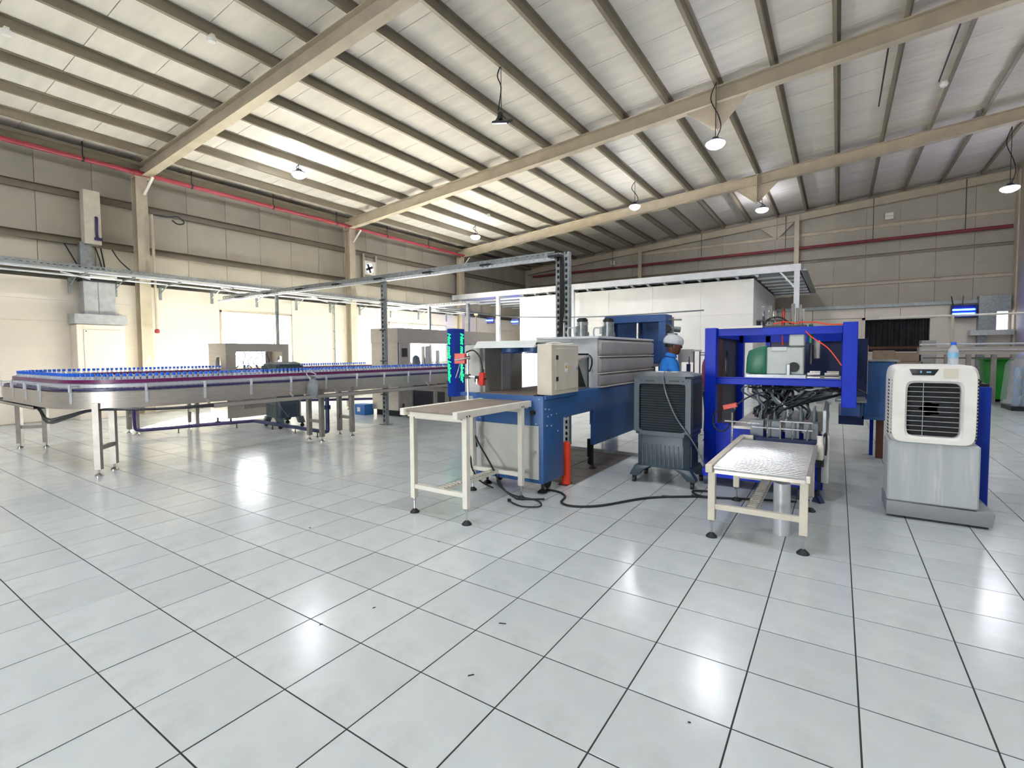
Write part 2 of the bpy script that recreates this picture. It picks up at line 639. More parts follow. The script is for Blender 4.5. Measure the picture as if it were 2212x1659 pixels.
# ---- columns
def column(Y, label, X=-14.22, w=0.24, d=0.26, top=None):
    t = thing('steel_column', label, 'column', (X, Y, 0))
    top = zp(X) - 0.3 if top is None else top
    g = G(); g.box(X + d / 2 - 0.014, X + d / 2, Y - w / 2, Y + w / 2, 0, top)
    obj('flange', g, MT['beige'], t)
    g = G(); g.box(X - d / 2, X - d / 2 + 0.014, Y - w / 2, Y + w / 2, 0, top)
    obj('flange', g, MT['beige'], t)
    g = G(); g.box(X - d / 2 + 0.014, X + d / 2 - 0.014, Y - 0.006, Y + 0.006, 0, top)
    obj('web', g, MT['beige'], t)
    g = G(); g.beam((X + d / 2, Y + 0.05, top - 0.42), (X + d / 2 + 0.28, Y + 0.14, top - 0.03), 0.06, 0.03)
    obj('knee_brace', g, MT['whitepaint'], t)
    g = G(); g.box(X - d / 2, X + d / 2 + 0.02, Y - w / 2 - 0.01, Y + w / 2 + 0.01, top - 0.03, top)
    g.box(X - d / 2 - 0.02, X + d / 2 + 0.04, Y - w / 2 - 0.03, Y + w / 2 + 0.03, 0, 0.02)
    obj('end_plates', g, MT['beige'], t)
    return t


column(5.12, 'beige steel column on the wall between the grey duct cabinet and the first window')
column(11.3, 'beige steel column on the wall between the two bright windows')
column(17.3, 'beige steel column on the wall behind the blue lit pillar')
for X, lab in ((-8.0, 'slim beige column of the gable wall above the white room roof'), (-1.5, 'slim beige column of the gable wall above the canopy corner post')):
    t = thing('gable_column', lab, 'column', (X, 23.32, 0))
    g = G(); g.box(X - 0.085, X + 0.085, 23.16, 23.172, 0, zp(X) - 0.05)
    obj('flange', g, MT['beige'], t)
    g = G(); g.box(X - 0.006, X + 0.006, 23.172, 23.42, 0, zp(X) - 0.05)
    obj('web', g, MT['beige'], t)
# ---- left wall: white lower panels with windows, darker upper panels
WH = 3.13


def wall_with_holes(y0, y1, z0, z1, xa, xb, holes):
    """wall along Y with rectangular openings; returns G"""
    g = G()
    ys = sorted(set([y0, y1] + [h[0] for h in holes] + [h[1] for h in holes]))
    for a, b in zip(ys, ys[1:]):
        hs = [h for h in holes if h[0] <= a + 1e-6 and h[1] >= b - 1e-6]
        if not hs:
            g.box(xa, xb, a, b, z0, z1)
        else:
            h = hs[0]
            g.box(xa, xb, a, b, z0, h[2]); g.box(xa, xb, a, b, h[3], z1)
    return g


WIN = [(6.95, 9.12, 1.05, 2.68), (13.1, 16.4, 1.05, 2.66)]
g = wall_with_holes(YB, 24.0, -0.05, WH, -14.52, XL - 0.03, WIN)
wall_left = struct('wall_left', g, MT['wallwhite'])
# white panels in horizontal courses with fine joints, stopping at window openings
yb = [-6.98, -1.0, 5.1, 6.95, 9.12, 11.3, 13.1, 16.4, 17.3, 23.38]
zs = [0.02, 0.62, 1.05, 1.66, 2.2, 2.66, WH]
for a, b in zip(yb, yb[1:]):
    for c, d in zip(zs, zs[1:]):
        if any(h[0] <= a + 0.01 and h[1] >= b - 0.01 and c >= 1.04 and d <= 2.67 for h in WIN):
            continue
        g = G(); g.box(XL - 0.035, XL, a + 0.003, b - 0.003, c + 0.0015, d - 0.0015)
        obj('wall_panel', g, MT['wallwhite'], wall_left)
g = G(); g.box(-14.62, XL - 0.02, YB, 24.0, WH - 0.02, WH)
obj('wall_capping', g, MT['galv'], wall_left)
g = G(); g.box(-14.85, -14.78, YB, 24.0, 3.05, 6.5)
obj('outer_sheet', g, MT['roofsheet'], wall_left)
first = None
for k in range(-7, 24):
    if first is None:
        g = G(); g.box(-14.72, -14.62, 0, 0.99, 2.9, 6.12)
        first = obj('upper_panel', g, MT['wallup'], wall_left); o = first
    else:
        o = inst(first, (0, 0, 0))
    o.location = (0, k * 1.0 + 0.33, 0)
for z, hh in ((5.1, 0.16), (4.05, 0.16), (3.3, 0.14)):
    g = G(); g.box(-14.62, -14.616, YB, 23.4, z - hh / 2, z + hh / 2); g.box(-14.62, -14.52, YB, 23.4, z + hh / 2 - 0.004, z + hh / 2)
    g.box(-14.62, -14.52, YB, 23.4, z - hh / 2, z - hh / 2 + 0.004)
    obj('girt', g, MT['purlin'], wall_left)
g = G(); g.box(-14.6, -14.1, YB, 23.3, 6.0, 6.08)
obj('eaves_strip', g, MT['purlin'], wall_left)
# windows
for n, (a, b, c, d) in enumerate(WIN):
    w = bpy.data.objects.new('window_%d' % (n + 1), None); COL.objects.link(w); w['kind'] = 'structure'
    w.location = (XL, (a + b) / 2, c); WM[w] = Matrix.Translation(w.location)
    g = G()
    g.box(XL - 0.16, XL + 0.02, a, a + 0.05, c, d); g.box(XL - 0.16, XL + 0.02, b - 0.05, b, c, d)
    g.box(XL - 0.16, XL + 0.02, a, b, d - 0.05, d); g.box(XL - 0.16, XL + 0.04, a, b, c, c + 0.05)
    obj('window_frame', g, MT['beige'], w)
    k = 3 if n else 2
    for i in range(1, k):
        y = a + (b - a) * (i / k if n else 0.74)
        g = G(); g.box(XL - 0.1, XL - 0.06, y - 0.018, y + 0.018, c, d); obj('mullion', g, MT['beige'], w)
    ed = [a + 0.05] + [a + (b - a) * (i / k if n else 0.74) for i in range(1, k)] + [b - 0.05]
    for p, q in zip(ed, ed[1:]):
        g = G(); g.box(XL - 0.085, XL - 0.079, p, q, c + 0.05, d - 0.05); obj('pane', g, MT['glass'], w)
    portal('daylight_portal', (XL - 0.2, (a + b) / 2, (c + d) / 2), (1, 0, 0), d - c, b - a)

# ---- gable wall (far end)
g = G()
g.box(-15.2, -0.0 + 0.82, 23.52, 23.7, -0.05, 8.2); g.box(2.8, 5.6, 23.52, 23.7, -0.05, 8.2)
g.box(0.82, 2.8, 23.52, 23.7, -0.05, 1.38); g.box(0.82, 2.8, 23.52, 23.7, 2.62, 8.2)
wall_front = struct('wall_front', g, MT['roofsheet'])
first = None
for k in range(20):
    x = XL - 0.3 + k * 1.03
    top = zp(x) + 0.16
    g = G(); g.box(x + 0.004, x + 1.026, 23.44, 23.52, WH, top)
    obj('upper_panel', g, MT['wallup'], wall_front)
for z, hh, mm in ((4.02, 0.12, 'beige'), (5.06, 0.1, 'purlin'), (6.15, 0.12, 'beige')):
    g = G(); g.box(XL, XR, 23.40, 23.44, z - hh / 2, z + hh / 2); g.box(XL, XR, 23.34, 23.44, z + hh / 2 - 0.005, z + hh / 2)
    obj('girt', g, MT[mm], wall_front)
g = G(); g.box(XL, XR, 23.3, 23.44, 3.08, 3.2); obj('ledge', g, MT['galv'], wall_front)
for a, b, c, d in ((-14.4, -0.9, 0, 3.08), (-0.9, 0.82, 0, 2.7), (0.82, 2.8, 0, 1.38), (2.8, 4.9, 0, 2.7), (-0.9, 0.82, 2.7, 3.08), (0.82, 1.9, 2.7, 3.08), (1.9, 4.9, 2.7, 3.08)):
    g = G(); g.box(a + 0.008, b - 0.008, 23.40, 23.44, c + 0.01, d - 0.006); obj('wall_panel', g, MT['wallwhite'], wall_front)
w = bpy.data.objects.new('window_3', None); COL.objects.link(w); w['kind'] = 'structure'
w.location = (1.8, 23.4, 1.38); WM[w] = Matrix.Translation(w.location)
g = G(); g.box(0.74, 0.84, 23.36, 23.6, 1.36, 2.7); g.box(2.76, 2.86, 23.36, 23.6, 1.36, 2.7); g.box(0.74, 2.86, 23.36, 23.6, 2.62, 2.7); g.box(0.74, 2.86, 23.3, 23.6, 1.34, 1.4)
obj('window_frame', g, MT['whitepaint'], w)
g = G()
pts = []
for i in range(61):
    x = 0.84 + 1.92 * i / 60
    pts.append((x, 23.56 + 0.05 * math.sin(i * 0.55) + 0.03 * math.sin(i * 1.7)))
g.prism(pts + [(p[0], p[1] + 0.012) for p in pts[::-1]], 'z', 1.4, 2.62)
obj('black_sheet', g, MT['curtain'], w)
g = G(); g.box(0.84, 2.76, 23.6, 23.66, 1.4, 2.62); obj('backing', g, MT['dark'], w)
# ---- right wall and wall behind the camera with its loading opening
g = G(); g.box(XR, XR + 0.2, YB - 0.2, 24.0, -0.05, 8.3)
wall_right = struct('wall_right', g, MT['wallup'])
g = G(); g.box(XR - 0.04, XR, 23.0, 23.3, 0, 7.4); obj('corner_post', g, MT['beige'], wall_right)
OPX0, OPX1, OPZ = -3.9, -2.1, 2.6
g = G()
g.box(-15.2, OPX0, YB - 0.2, YB, -0.05, 8.3); g.box(OPX1, 5.4, YB - 0.2, YB, -0.05, 8.3); g.box(OPX0, OPX1, YB - 0.2, YB, OPZ, 8.3)
wall_back = struct('wall_back', g, MT['wallup'])
g = G(); g.box(OPX0 - 0.1, OPX0, YB - 0.25, YB + 0.05, 0, OPZ + 0.1); g.box(OPX1, OPX1 + 0.1, YB - 0.25, YB + 0.05, 0, OPZ + 0.1); g.box(OPX0, OPX1, YB - 0.25, YB + 0.05, OPZ, OPZ + 0.1)
struct('door_1', g, MT['beige'])
portal('loading_door_portal', ((OPX0 + OPX1) / 2, YB - 0.1, OPZ / 2), (0, 1, 0), OPX1 - OPX0, OPZ)
# apron outside the doors
g = G(); g.box(-40, 30, -30, YB - 0.6, -0.3, -0.02); g.box(-40, -14.9, YB - 0.6, 40, -0.3, -0.02)
struct('ground', g, mat('concrete_apron', '#b9b4aa', 0.9, 0, 0.08, 1.5))

# ================================================================== WHITE ROOM WITH CANOPY
RY = 16.95
t = thing('white_room', 'white panelled room under a flat canopy at the far end of the hall', 'room', (-6.5, RY, 0))
xs = [-10.85, -9.55, -8.3, -7.0, -5.4, -3.8, -2.23]
for a, b in zip(xs, xs[1:]):
    for c, d in ((0, 2.62), (2.62, 3.70)):
        g = G(); g.box(a + 0.003, b - 0.003, RY, RY + 0.08, c + 0.002, d - 0.002); obj('wall_panel', g, MT['roomwhite'], t)
for a, b in ((RY + 0.08, 19.0), (19.0, 21.0), (21.0, 23.3)):
    g = G(); g.box(-2.31, -2.23, a + 0.003, b - 0.003, 0, 3.70); obj('wall_panel', g, MT['roomwhite'], t)
    g = G(); g.box(-10.85, -10.77, a + 0.003, b - 0.003, 0, 3.70); obj('wall_panel', g, MT['roomwhite'], t)
t = thing('canopy', 'silver steel canopy roof over the white room reaching to the hall wall', 'canopy', (-7.5, 16.6, 0))
g = G(); g.box(-14.1, -0.95, 16.56, 16.58, 3.77, 3.97); g.box(-14.1, -0.95, 16.58, 16.66, 3.95, 3.97); g.box(-14.1, -0.95, 16.58, 16.66, 3.77, 3.79)
for k in range(44):
    x = -13.9 + k * 0.3
    if k % 4 in (0, 1): g.cyl((x, 16.55, 3.87), (x, 16.57, 3.87), 0.018, 6)
obj('edge_beam', g, MT['silver'], t)
g = G(); g.box(-0.99, -0.95, 16.6, 23.3, 3.77, 3.97); obj('edge_beam', g, MT['silver'], t)
for k in range(33):
    x = -14.0 + k * 0.4
    g = G(); g.prism([(x, 3.83), (x + 0.08, 3.77), (x + 0.24, 3.77), (x + 0.32, 3.83), (x + 0.4, 3.83), (x + 0.4, 3.77), (x + 0.31, 3.77), (x + 0.235, 3.78), (x + 0.085, 3.78), (x, 3.77)], 'y', 16.66, 23.3)
    obj('deck_rib', g, MT['galv'], t)
for k in range(7):
    y = 17.5 + k * 0.95
    for a, b in ((-14.1, -10.9), (-2.2, -1.0)):
        g = G(); g.box(a, b, y, y + 0.06, 3.72, 3.77); obj('joist', g, MT['silver'], t)
for k in range(16):
    x = -10.6 + k * 0.56
    g = G(); g.prism([(x, 3.77), (x + 0.14, 3.77), (x + 0.14, 3.70), (x + 0.1, 3.68)], 'y', 16.64, 16.94)
    obj('bracket', g, MT['galv'], t)
for x in (-11.7, -8.3, -1.05):
    g = G(); g.box(x - 0.07, x + 0.07, 16.58, 16.7, 0, 3.77)
    g.box(x - 0.12, x + 0.12, 16.5, 16.76, 0, 0.02)
    obj('post', g, MT['silver'], t)
g = G(); g.beam((-1.06, 16.9, 3.75), (-1.06, 17.6, 3.1), 0.06, 0.05); g.beam((-1.5, 16.64, 3.8), (-1.1, 16.64, 3.3), 0.05, 0.05); obj('knee_brace', g, MT['silver'], t)

# ================================================================== PIPES
t = thing('fire_pipe', 'long red fire pipe hung under the roof along the window wall', 'pipe', (-14.0, 8, 5.78))
g = G(); g.cyl((-14.0, YB, 5.78), (-14.0, 17.6, 5.78), 0.055, 14)
for y in (-1.0, 5.0, 11.0): g.cyl((-14.0, y - 0.06, 5.78), (-14.0, y + 0.06, 5.78), 0.068, 14)
obj('pipe', g, MT['red'], t)
for y in (-0.4, 1.8, 4.0, 6.2, 8.4, 10.6, 12.8, 15.0):
    g = G(); g.cyl((-14.0, y, 5.72), (-14.0, y, zp(-14) + 0.1), 0.012, 6); g.cyl((-14.0, y - 0.02, 5.78), (-14.0, y + 0.02, 5.78), 0.064, 14)
    obj('hanger', g, MT['blackbox'], t)
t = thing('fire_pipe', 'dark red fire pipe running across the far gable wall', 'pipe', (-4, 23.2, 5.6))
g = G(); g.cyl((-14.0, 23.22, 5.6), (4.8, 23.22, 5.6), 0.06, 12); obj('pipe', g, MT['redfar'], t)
for x in (-12, -9.4, -5.2, -1.9, 1.0, 3.6):
    g = G(); g.cyl((x, 23.22, 5.55), (x, 23.22, zp(x)), 0.012, 6); obj('hanger', g, MT['blackbox'], t)
t = thing('down_pipe', 'thin pale pipe with a red end running down the first wall column', 'pipe', (-13.98, 5.28, 0))
g = G(); g.tube([(-13.98, 5.27, 4.85), (-13.98, 5.27, 4.8), (-13.98, 5.29, 3.0), (-13.98, 5.29, 2.05)], 0.03, 8, 1); obj('pipe', g, MT['beige'], t)
g = G(); g.lathe([(0, -0.06), (0.05, -0.05), (0.055, 0.02), (0.03, 0.05)], (-13.98, 5.29, 2.03), 10); obj('end_cap', g, MT['red'], t)
g = G(); g.tube([(-13.98, 5.3, 4.85), (-13.95, 5.6, 4.86), (-13.9, 5.8, 4.9), (-13.9, 5.95, 4.78), (-13.9, 5.8, 4.72), (-13.95, 5.7, 4.8)], 0.018, 6); obj('bent_end', g, MT['blackbox'], t)


# ================================================================== LAMPS
def lamp(x, y, z, label, R=0.24):
    t = thing('hanging_lamp', label, 'lamp', (x, y, z), 0, 'round lamps hung from the roof')
    g = G(); g.cyl((x, y, z + 0.1), (x, y, zp(x)), 0.008, 6); obj('rod', g, MT['blackbox'], t)
    g = G(); L = zp(x) - z
    g.tube([(x, y, zp(x) - 0.01), (x - 0.1, y, z + L * 0.75), (x + 0.05, y, z + L * 0.45), (x + 0.1, y, z + L * 0.25), (x + 0.02, y, z + 0.11)], 0.011, 6); obj('cable', g, MT['black'], t)
    g = G(); g.lathe([(0.0, 0.12), (0.06, 0.12), (0.085, 0.08), (0.09, 0.055), (R * 0.9, 0.045), (R * 0.9, 0.022), (0.05, 0.022)], (x, y, z), 24); obj('housing', g, MT['lampbody'], t)
    g = G(); g.lathe([(R * 0.9, 0.015), (R * 0.98, 0.006), (R, -0.008), (R * 0.93, -0.034), (R * 0.75, -0.07), (R * 0.4, -0.1), (0, -0.11)], (x, y, z), 24); obj('lens', g, MT['lampglow'], t)
    return t


lamp(-11.5, 7.61, 6.0, 'lit round lamp hung over the left conveyor, before the second beam', 0.17)
lamp(-11.5, 14.9, 5.83, 'lit round lamp hung nearest the window wall beyond the second beam', 0.18)
lamp(-5.35, 15.0, 5.95, 'lit round lamp on a short rod seen against the third roof beam', 0.165)
lamp(-2.2, 10.95, 5.72, 'largest lit round lamp hung below the gusset of the second beam', 0.19)
lamp(-2.4, 20.0, 6.55, 'lit round lamp hung just before the gable wall gusset', 0.21)
lamp(3.75, 11.0, 5.9, 'added unseen lamp hung over the aisle beyond the right edge, past the white cooler', 0.26)  # unseen lamps, down to the loading door one, added to brighten the hall
lamp(3.75, 3.5, 5.9, 'added unseen lamp hung under the roof to the right of the viewpoint', 0.26)
lamp(-1.2, 2.5, 5.9, 'added unseen lamp hung overhead between the viewpoint and the steel roller table', 0.26)
lamp(-5.3, 0.5, 5.8, 'added unseen lamp hung under the roof to the left of the viewpoint', 0.26)
lamp(-11.5, 0.5, 5.7, 'added unseen lamp hung near the window wall before the conveyor end', 0.26)
lamp(-3.2, -4.0, 5.9, 'added unseen lamp hung inside the loading door at the back', 0.26)
lamp(3.75, 18.6, 5.78, 'lit round lamp at the right edge above the far conveyor', 0.2)
t = thing('flood_lamp', 'rectangular flood lamp hung on a long cable in mid ceiling', 'lamp', (-5.32, 7.68, 5.7))
x, y, z = -5.32, 7.68, 5.83
g = G(); g.tube([(x, y, zp(x)), (x - 0.06, y, zp(x) - 0.15), (x + 0.02, y, z + 0.5), (x - 0.05, y, z + 0.1)], 0.012, 6); g.cyl((x + 0.02, y, zp(x)), (x + 0.02, y, z + 0.12), 0.006, 6); obj('cable', g, MT['black'], t)
Mx = Matrix.Rotation(math.radians(-38), 4, 'Y') @ Matrix.Rotation(math.radians(25), 4, 'X')
g = G(); g.cb((x, y, z), (0.07, 0.07, 0.12)); g.cb((x + 0.03, y + 0.02, z - 0.1), (0.34, 0.22, 0.05), Matrix.Rotation(math.radians(30), 4, 'X') @ Matrix.Rotation(math.radians(12), 4, 'Y'), 0.01)
for s in (-0.12, 0.12): g.beam((x + s, y, z - 0.08), (x, y, z + 0.06), 0.012, 0.02)
obj('housing', g, MT['lampbody'], t)
g = G(); g.cb((x + 0.027, y + 0.003, z - 0.128), (0.3, 0.18, 0.012), Matrix.Rotation(math.radians(30), 4, 'X') @ Matrix.Rotation(math.radians(12), 4, 'Y'))
obj('lens', g, mat('flood_lens', '#f4f2ff', 0.4, emit=7.0), t)
for (x, y, lab) in ((-10.45, 2.15, 'small white detector under the roof at the left edge'), (-8.36, 4.07, 'small white detector on a purlin before the nearest beam'),
                    (-10.36, 14.17, 'small white detector under the roof beside the farther left lamp'), (1.79, 14.3, 'small white camera like fixture on a purlin at upper right')):
    t = thing('ceiling_detector', lab, 'detector', (x, y, zp(x)))
    z = zp(x)
    g = G(); g.cb((x, y, z - 0.02), (0.1, 0.06, 0.04)); obj('bracket', g, MT['whitepaint'], t)
    g = G(); g.lathe([(0, 0), (0.07, 0), (0.075, -0.03), (0.055, -0.07), (0, -0.08)], (x, y, z - 0.04), 14); obj('housing', g, MT['paper'], t)
t = thing('conduit_run', 'thin dark conduit fixed to two purlins at upper right', 'conduit', (0.8, 12, 7.1))
for x, a, b in ((0.72, 11.5, 14.6), (1.74, 11.3, 14.2)):
    g = G(); g.cyl((x - 0.05, a, zp(x) - 0.02), (x - 0.05, b, zp(x) - 0.02), 0.015, 6); obj('conduit', g, MT['blackbox'], t)

# ================================================================== CABLE TRAYS
def tray_geo(g, p0, p1, w=0.2, h=0.06, th=0.004):
    """U shaped tray along X or Y with slotted sides"""
    (x0, y0, z), (x1, y1, _) = p0, p1
    if abs(y1 - y0) > abs(x1 - x0):
        g.box(x0 - w / 2, x0 + w / 2, y0, y1, z, z + th)
        for s in (-1, 1):
            xx = x0 + s * w / 2
            g.box(xx - th / 2, xx + th / 2, y0, y1, z, z + h * 0.35); g.box(xx - th / 2, xx + th / 2, y0, y1, z + h * 0.7, z + h)
            n = int((y1 - y0) / 0.1)
            for k in range(n):
                y = y0 + k * 0.1
                g.box(xx - th / 2, xx + th / 2, y, y + 0.055, z + h * 0.35, z + h * 0.7)
    else:
        g.box(x0, x1, y0 - w / 2, y0 + w / 2, z, z + th)
        for s in (-1, 1):
            yy = y0 + s * w / 2
            g.box(x0, x1, yy - th / 2, yy + th / 2, z, z + h * 0.35); g.box(x0, x1, yy - th / 2, yy + th / 2, z + h * 0.7, z + h)
            n = int((x1 - x0) / 0.1)
            for k in range(n):
                x = x0 + k * 0.1
                g.box(x, x + 0.055, yy - th / 2, yy + th / 2, z + h * 0.35, z + h * 0.7)


t = thing('cable_tray', 'long galvanised cable tray on brackets along the window wall', 'cable tray', (-13.5, 5, 3.2))
g = G(); tray_geo(g, (-13.5, 0.5, 3.26), (-13.5, 17.0, 3.26), 0.34, 0.09); obj('tray', g, MT['galv'], t)
g = G(); tray_geo(g, (-13.95, 0.5, 3.28), (-13.95, 17.0, 3.28), 0.25, 0.07); obj('tray', g, MT['galv'], t)
for k, x in enumerate((-13.26, -13.2, -13.75)):
    g = G(); g.cyl((x, 0.5, 3.2 - 0.02 * k), (x, 17.0, 3.2 - 0.02 * k), 0.022, 8); obj('conduit', g, MT['silver'], t)
g = G()
for k in range(5):
    g.tube([(-13.6 + 0.05 * k, 0.6 + i * 1.6, 3.285 + 0.01 * ((i * 7 + k * 3) % 3)) for i in range(11)], 0.012, 5, 3)
obj('cables', g, MT['black'], t)
for y in (2.0, 3.73, 4.56, 5.48, 6.7, 7.94, 9.2, 10.43, 11.66, 13.1, 14.6, 16.3):
    g = G(); g.box(-14.24, -14.2, y - 0.03, y + 0.03, 2.82, 3.26); g.box(-14.24, -13.1, y - 0.02, y + 0.02, 3.14, 3.18)
    g.beam((-14.2, y, 2.98), (-13.8, y, 3.15), 0.02, 0.02)
    obj('bracket', g, MT['galv'], t)
for y in (3.3, 6.4, 9.0, 12.6):
    g = G(); g.beam((-13.1, y, 3.13), (-13.0, y + 0.45, 3.02), 0.07, 0.02); obj('strap', g, MT['silver'], t)

t = thing('cable_tray', 'high cable tray crossing the hall on two slotted posts', 'cable tray', (-7.6, 6.85, 2.9))
g = G(); tray_geo(g, (-13.9, 6.9, 2.93), (-3.72, 6.9, 2.93), 0.14, 0.085); obj('tray', g, MT['galv'], t)
g = G(); tray_geo(g, (-13.9, 6.74, 2.86), (-3.66, 6.74, 2.86), 0.08, 0.04); obj('tray', g, MT['silver'], t)
for k in range(8):
    x = -13.0 + k * 1.32
    g = G(); g.box(x, x + 0.2, 6.68, 6.98, 2.895, 2.93); obj('support', g, MT['blackbox'], t)
g = G()
for k in range(3): g.tube([(-13.8 + i * 1.0, 6.86 + 0.03 * k, 2.945 + 0.008 * ((i + k) % 2)) for i in range(11)], 0.01, 5, 2)
obj('cables', g, MT['black'], t)


def slotted_post(x, y, h, label, double=False):
    t = thing('slotted_post', label, 'post', (x, y, 0))
    for s in ((-0.07, 0.07) if double else (0,)):
        g = G()
        g.box(x + s - 0.045, x + s + 0.045, y + 0.035, y + 0.039, 0, h)
        for e in (-0.045, 0.041): g.box(x + s + e, x + s + e + 0.004, y - 0.04, y + 0.035, 0, h)
        g.box(x + s - 0.045, x + s - 0.018, y - 0.042, y - 0.038, 0, h); g.box(x + s + 0.018, x + s + 0.045, y - 0.042, y - 0.038, 0, h)
        for k in range(int(h / 0.09)): g.box(x + s - 0.018, x + s + 0.018, y - 0.04, y - 0.037, 0.02 + k * 0.09, 0.06 + k * 0.09)
        obj('strut', g, MT['galv'], t)
    g = G(); g.box(x - 0.1, x + 0.1, y - 0.08, y + 0.08, 0, 0.012)
    obj('base_plate', g, MT['galv'], t)
    for z in (0.6, 1.0, 1.28, 1.9, 2.5):
        g = G(); g.box(x - 0.08, x + 0.08, y - 0.055, y - 0.04, z, z + 0.02); obj('clamp', g, MT['blackbox'], t)
    return t


slotted_post(-7.63, 6.86, 2.9, 'grey slotted steel post standing on the floor beside the bottle conveyor')
p = slotted_post(-3.58, 6.86, 2.98, 'double slotted post with black cables behind the white oven', True)
for k in range(3):
    g = G(); g.tube([(-3.6 + 0.02 * k, 6.8, 2.9), (-3.6 + 0.025 * k, 6.79, 2.2), (-3.61 + 0.02 * k, 6.78, 1.75), (-3.66 + 0.03 * k, 6.74, 1.55)], 0.014, 6); obj('cable', g, MT['black'], p)
t = thing('drop_conduit', 'thin vertical conduit dropping from the high tray in front of the first window', 'conduit', (-10.3, 6.75, 1.6))
g = G(); g.box(-11.35, -11.29, 6.78, 6.84, 1.3, 2.9); obj('conduit', g, MT['galv'], t)
t = thing('drop_conduit', 'thin dark conduit running down the white wall beside the second column', 'conduit', (-14.3, 10.7, 0))
g = G(); g.cyl((-14.3, 10.65, 0.6), (-14.3, 10.65, 3.1), 0.02, 8)
for z in (1.0, 1.6, 2.2, 2.8): g.box(-14.34, -14.29, 10.62, 10.68, z, z + 0.03)
obj('conduit', g, MT['galv'], t)
t = thing('cable_ladder', 'low cable ladder on posts above the far labelling machine', 'cable tray', (-9.5, 11.4, 2.9))
g = G(); tray_geo(g, (-13.3, 11.2, 2.86), (-8.6, 11.2, 2.86), 0.3, 0.06); obj('tray', g, MT['silver'], t)
for x in (-10.4, -8.9):
    g = G(); g.box(x - 0.04, x + 0.04, 11.1, 11.18, 0, 2.86); obj('post', g, MT['galv'], t)
g = G(); g.tube([(-10.0, 11.0, 2.75), (-9.6, 11.6, 2.72), (-8.8, 13.0, 2.6), (-9.6, 16.3, 2.8), (-7.0, 16.5, 2.72), (-3.6, 16.5, 2.76)], 0.022, 6); obj('cable', g, MT['greyhose'], t)

# wall mounted items
t = thing('air_duct', 'tall grey sheet metal duct and white cabinet standing against the window wall', 'duct', (-14.2, 4.2, 0))
g = G(); g.box(-14.33, -13.95, 3.74, 4.62, 0.0, 2.13, 0.01); obj('cabinet', g, MT['wallwhite'], t)
g = G(); g.box(-13.95, -13.935, 3.86, 4.54, 0.25, 2.02, 0.005); d_ = obj('door', g, MT['wallwhite'], t)
g = G(); g.cyl((-13.935, 3.9, 1.98), (-13.925, 3.9, 1.98), 0.012, 8); obj('lock', g, MT['blackbox'], d_)
g = G(); g.box(-14.33, -13.9, 3.70, 4.66, 2.14, 2.36, 0.006); obj('collar', g, MT['galvlight'], t)
g = G(); g.box(-14.28, -13.98, 3.90, 4.16, 2.36, 3.1, 0.008); obj('duct_panel', g, MT['galvlight'], t)
g = G(); g.box(-14.28, -13.98, 4.165, 4.48, 2.36, 3.1, 0.008); obj('duct_panel', g, MT['galvlight'], t)
g = G(); g.box(-14.3, -13.95, 3.88, 4.5, 3.1, 3.14); obj('flange', g, MT['blackbox'], t)
g = G(); g.box(-14.25, -13.9, 3.92, 4.5, 3.2, 3.29); g.box(-14.0, -13.7, 3.95, 4.4, 3.16, 3.2); obj('top_box', g, MT['paper'], t)
t = thing('box_duct', 'pale weathered box duct fixed high on the upper wall panels', 'duct', (-14.45, 4.2, 4.0))
g = G(); g.box(-14.51, -14.27, 4.05, 4.36, 3.98, 5.2, 0.01); obj('casing', g, MT['cream'], t)
g = G(); g.box(-14.51, -14.36, 3.98, 4.2, 3.36, 4.02); obj('lower_leg', g, MT['galv'], t)
g = G(); g.tube([(-14.28, 4.27, 4.6), (-14.25, 4.27, 4.55), (-14.27, 4.27, 4.2), (-14.26, 4.3, 4.1)], 0.03, 8); g.box(-14.28, -14.22, 4.22, 4.36, 4.08, 4.14); obj('gauge', g, MT['violet'], t)
for k, (y0, y1, y2) in enumerate(((3.75, 3.85, 3.95), (4.3, 4.35, 4.37), (4.4, 4.42, 4.42), (4.62, 4.75, 5.0))):
    g = G(); g.tube([(-14.5, y0, 3.95), (-14.45, y1, 3.7), (-14.3, y2, 3.4), (-14.0, y2 + 0.03, 3.32)], 0.014, 6); obj('cable', g, MT['black'], t)
t = thing('wall_fan', 'small square exhaust fan lit by daylight high on the wall', 'fan', (-14.5, 12.42, 4.6))
g = G(); g.holeplate('x', (12.17, 12.68, 4.36, 4.86), superhole(12.42, 4.6, 0.19, 0.19, 2), -14.62, -14.52); obj('frame', g, MT['whitepaint'], t)
g = G()
for k in range(4):
    a = k * PI / 2 + 0.4
    g.beam((-14.57, 12.42, 4.6), (-14.57, 12.42 + 0.17 * math.cos(a), 4.6 + 0.17 * math.sin(a)), 0.02, 0.09, (0, -math.sin(a), math.cos(a)))
obj('blades', g, MT['blackbox'], t)
g = G(); g.box(-14.62, -14.615, 12.2, 12.66, 4.38, 4.84); obj('daylit_opening', g, mat('daylight_grille', '#fbf6ff', 0.5, emit=2.2), t)
for ya in (12.1, 12.69):
    g = G(); g.box(-14.6, -14.52, ya, ya + 0.06, 4.2, 5.1); obj('frame_post', g, MT['beige'], t)
for (x, z, s, lab) in ((1.48, 6.46, 0.26, 'white square box fixed high on the gable wall at upper right'), (-9.44, 5.88, 0.2, 'small white box high on the dim gable wall above the white room')):
    t = thing('junction_box', lab, 'box', (x, 23.4, z))
    g = G(); g.box(x - s / 2, x + s / 2, 23.28, 23.40, z - s / 2, z + s / 2, 0.01); obj('casing', g, MT['whitepaint'], t)
    g = G(); g.box(x - s * 0.4, x + s * 0.4, 23.27, 23.28, z - 0.01, z + 0.01); obj('slot', g, MT['grey'], t)

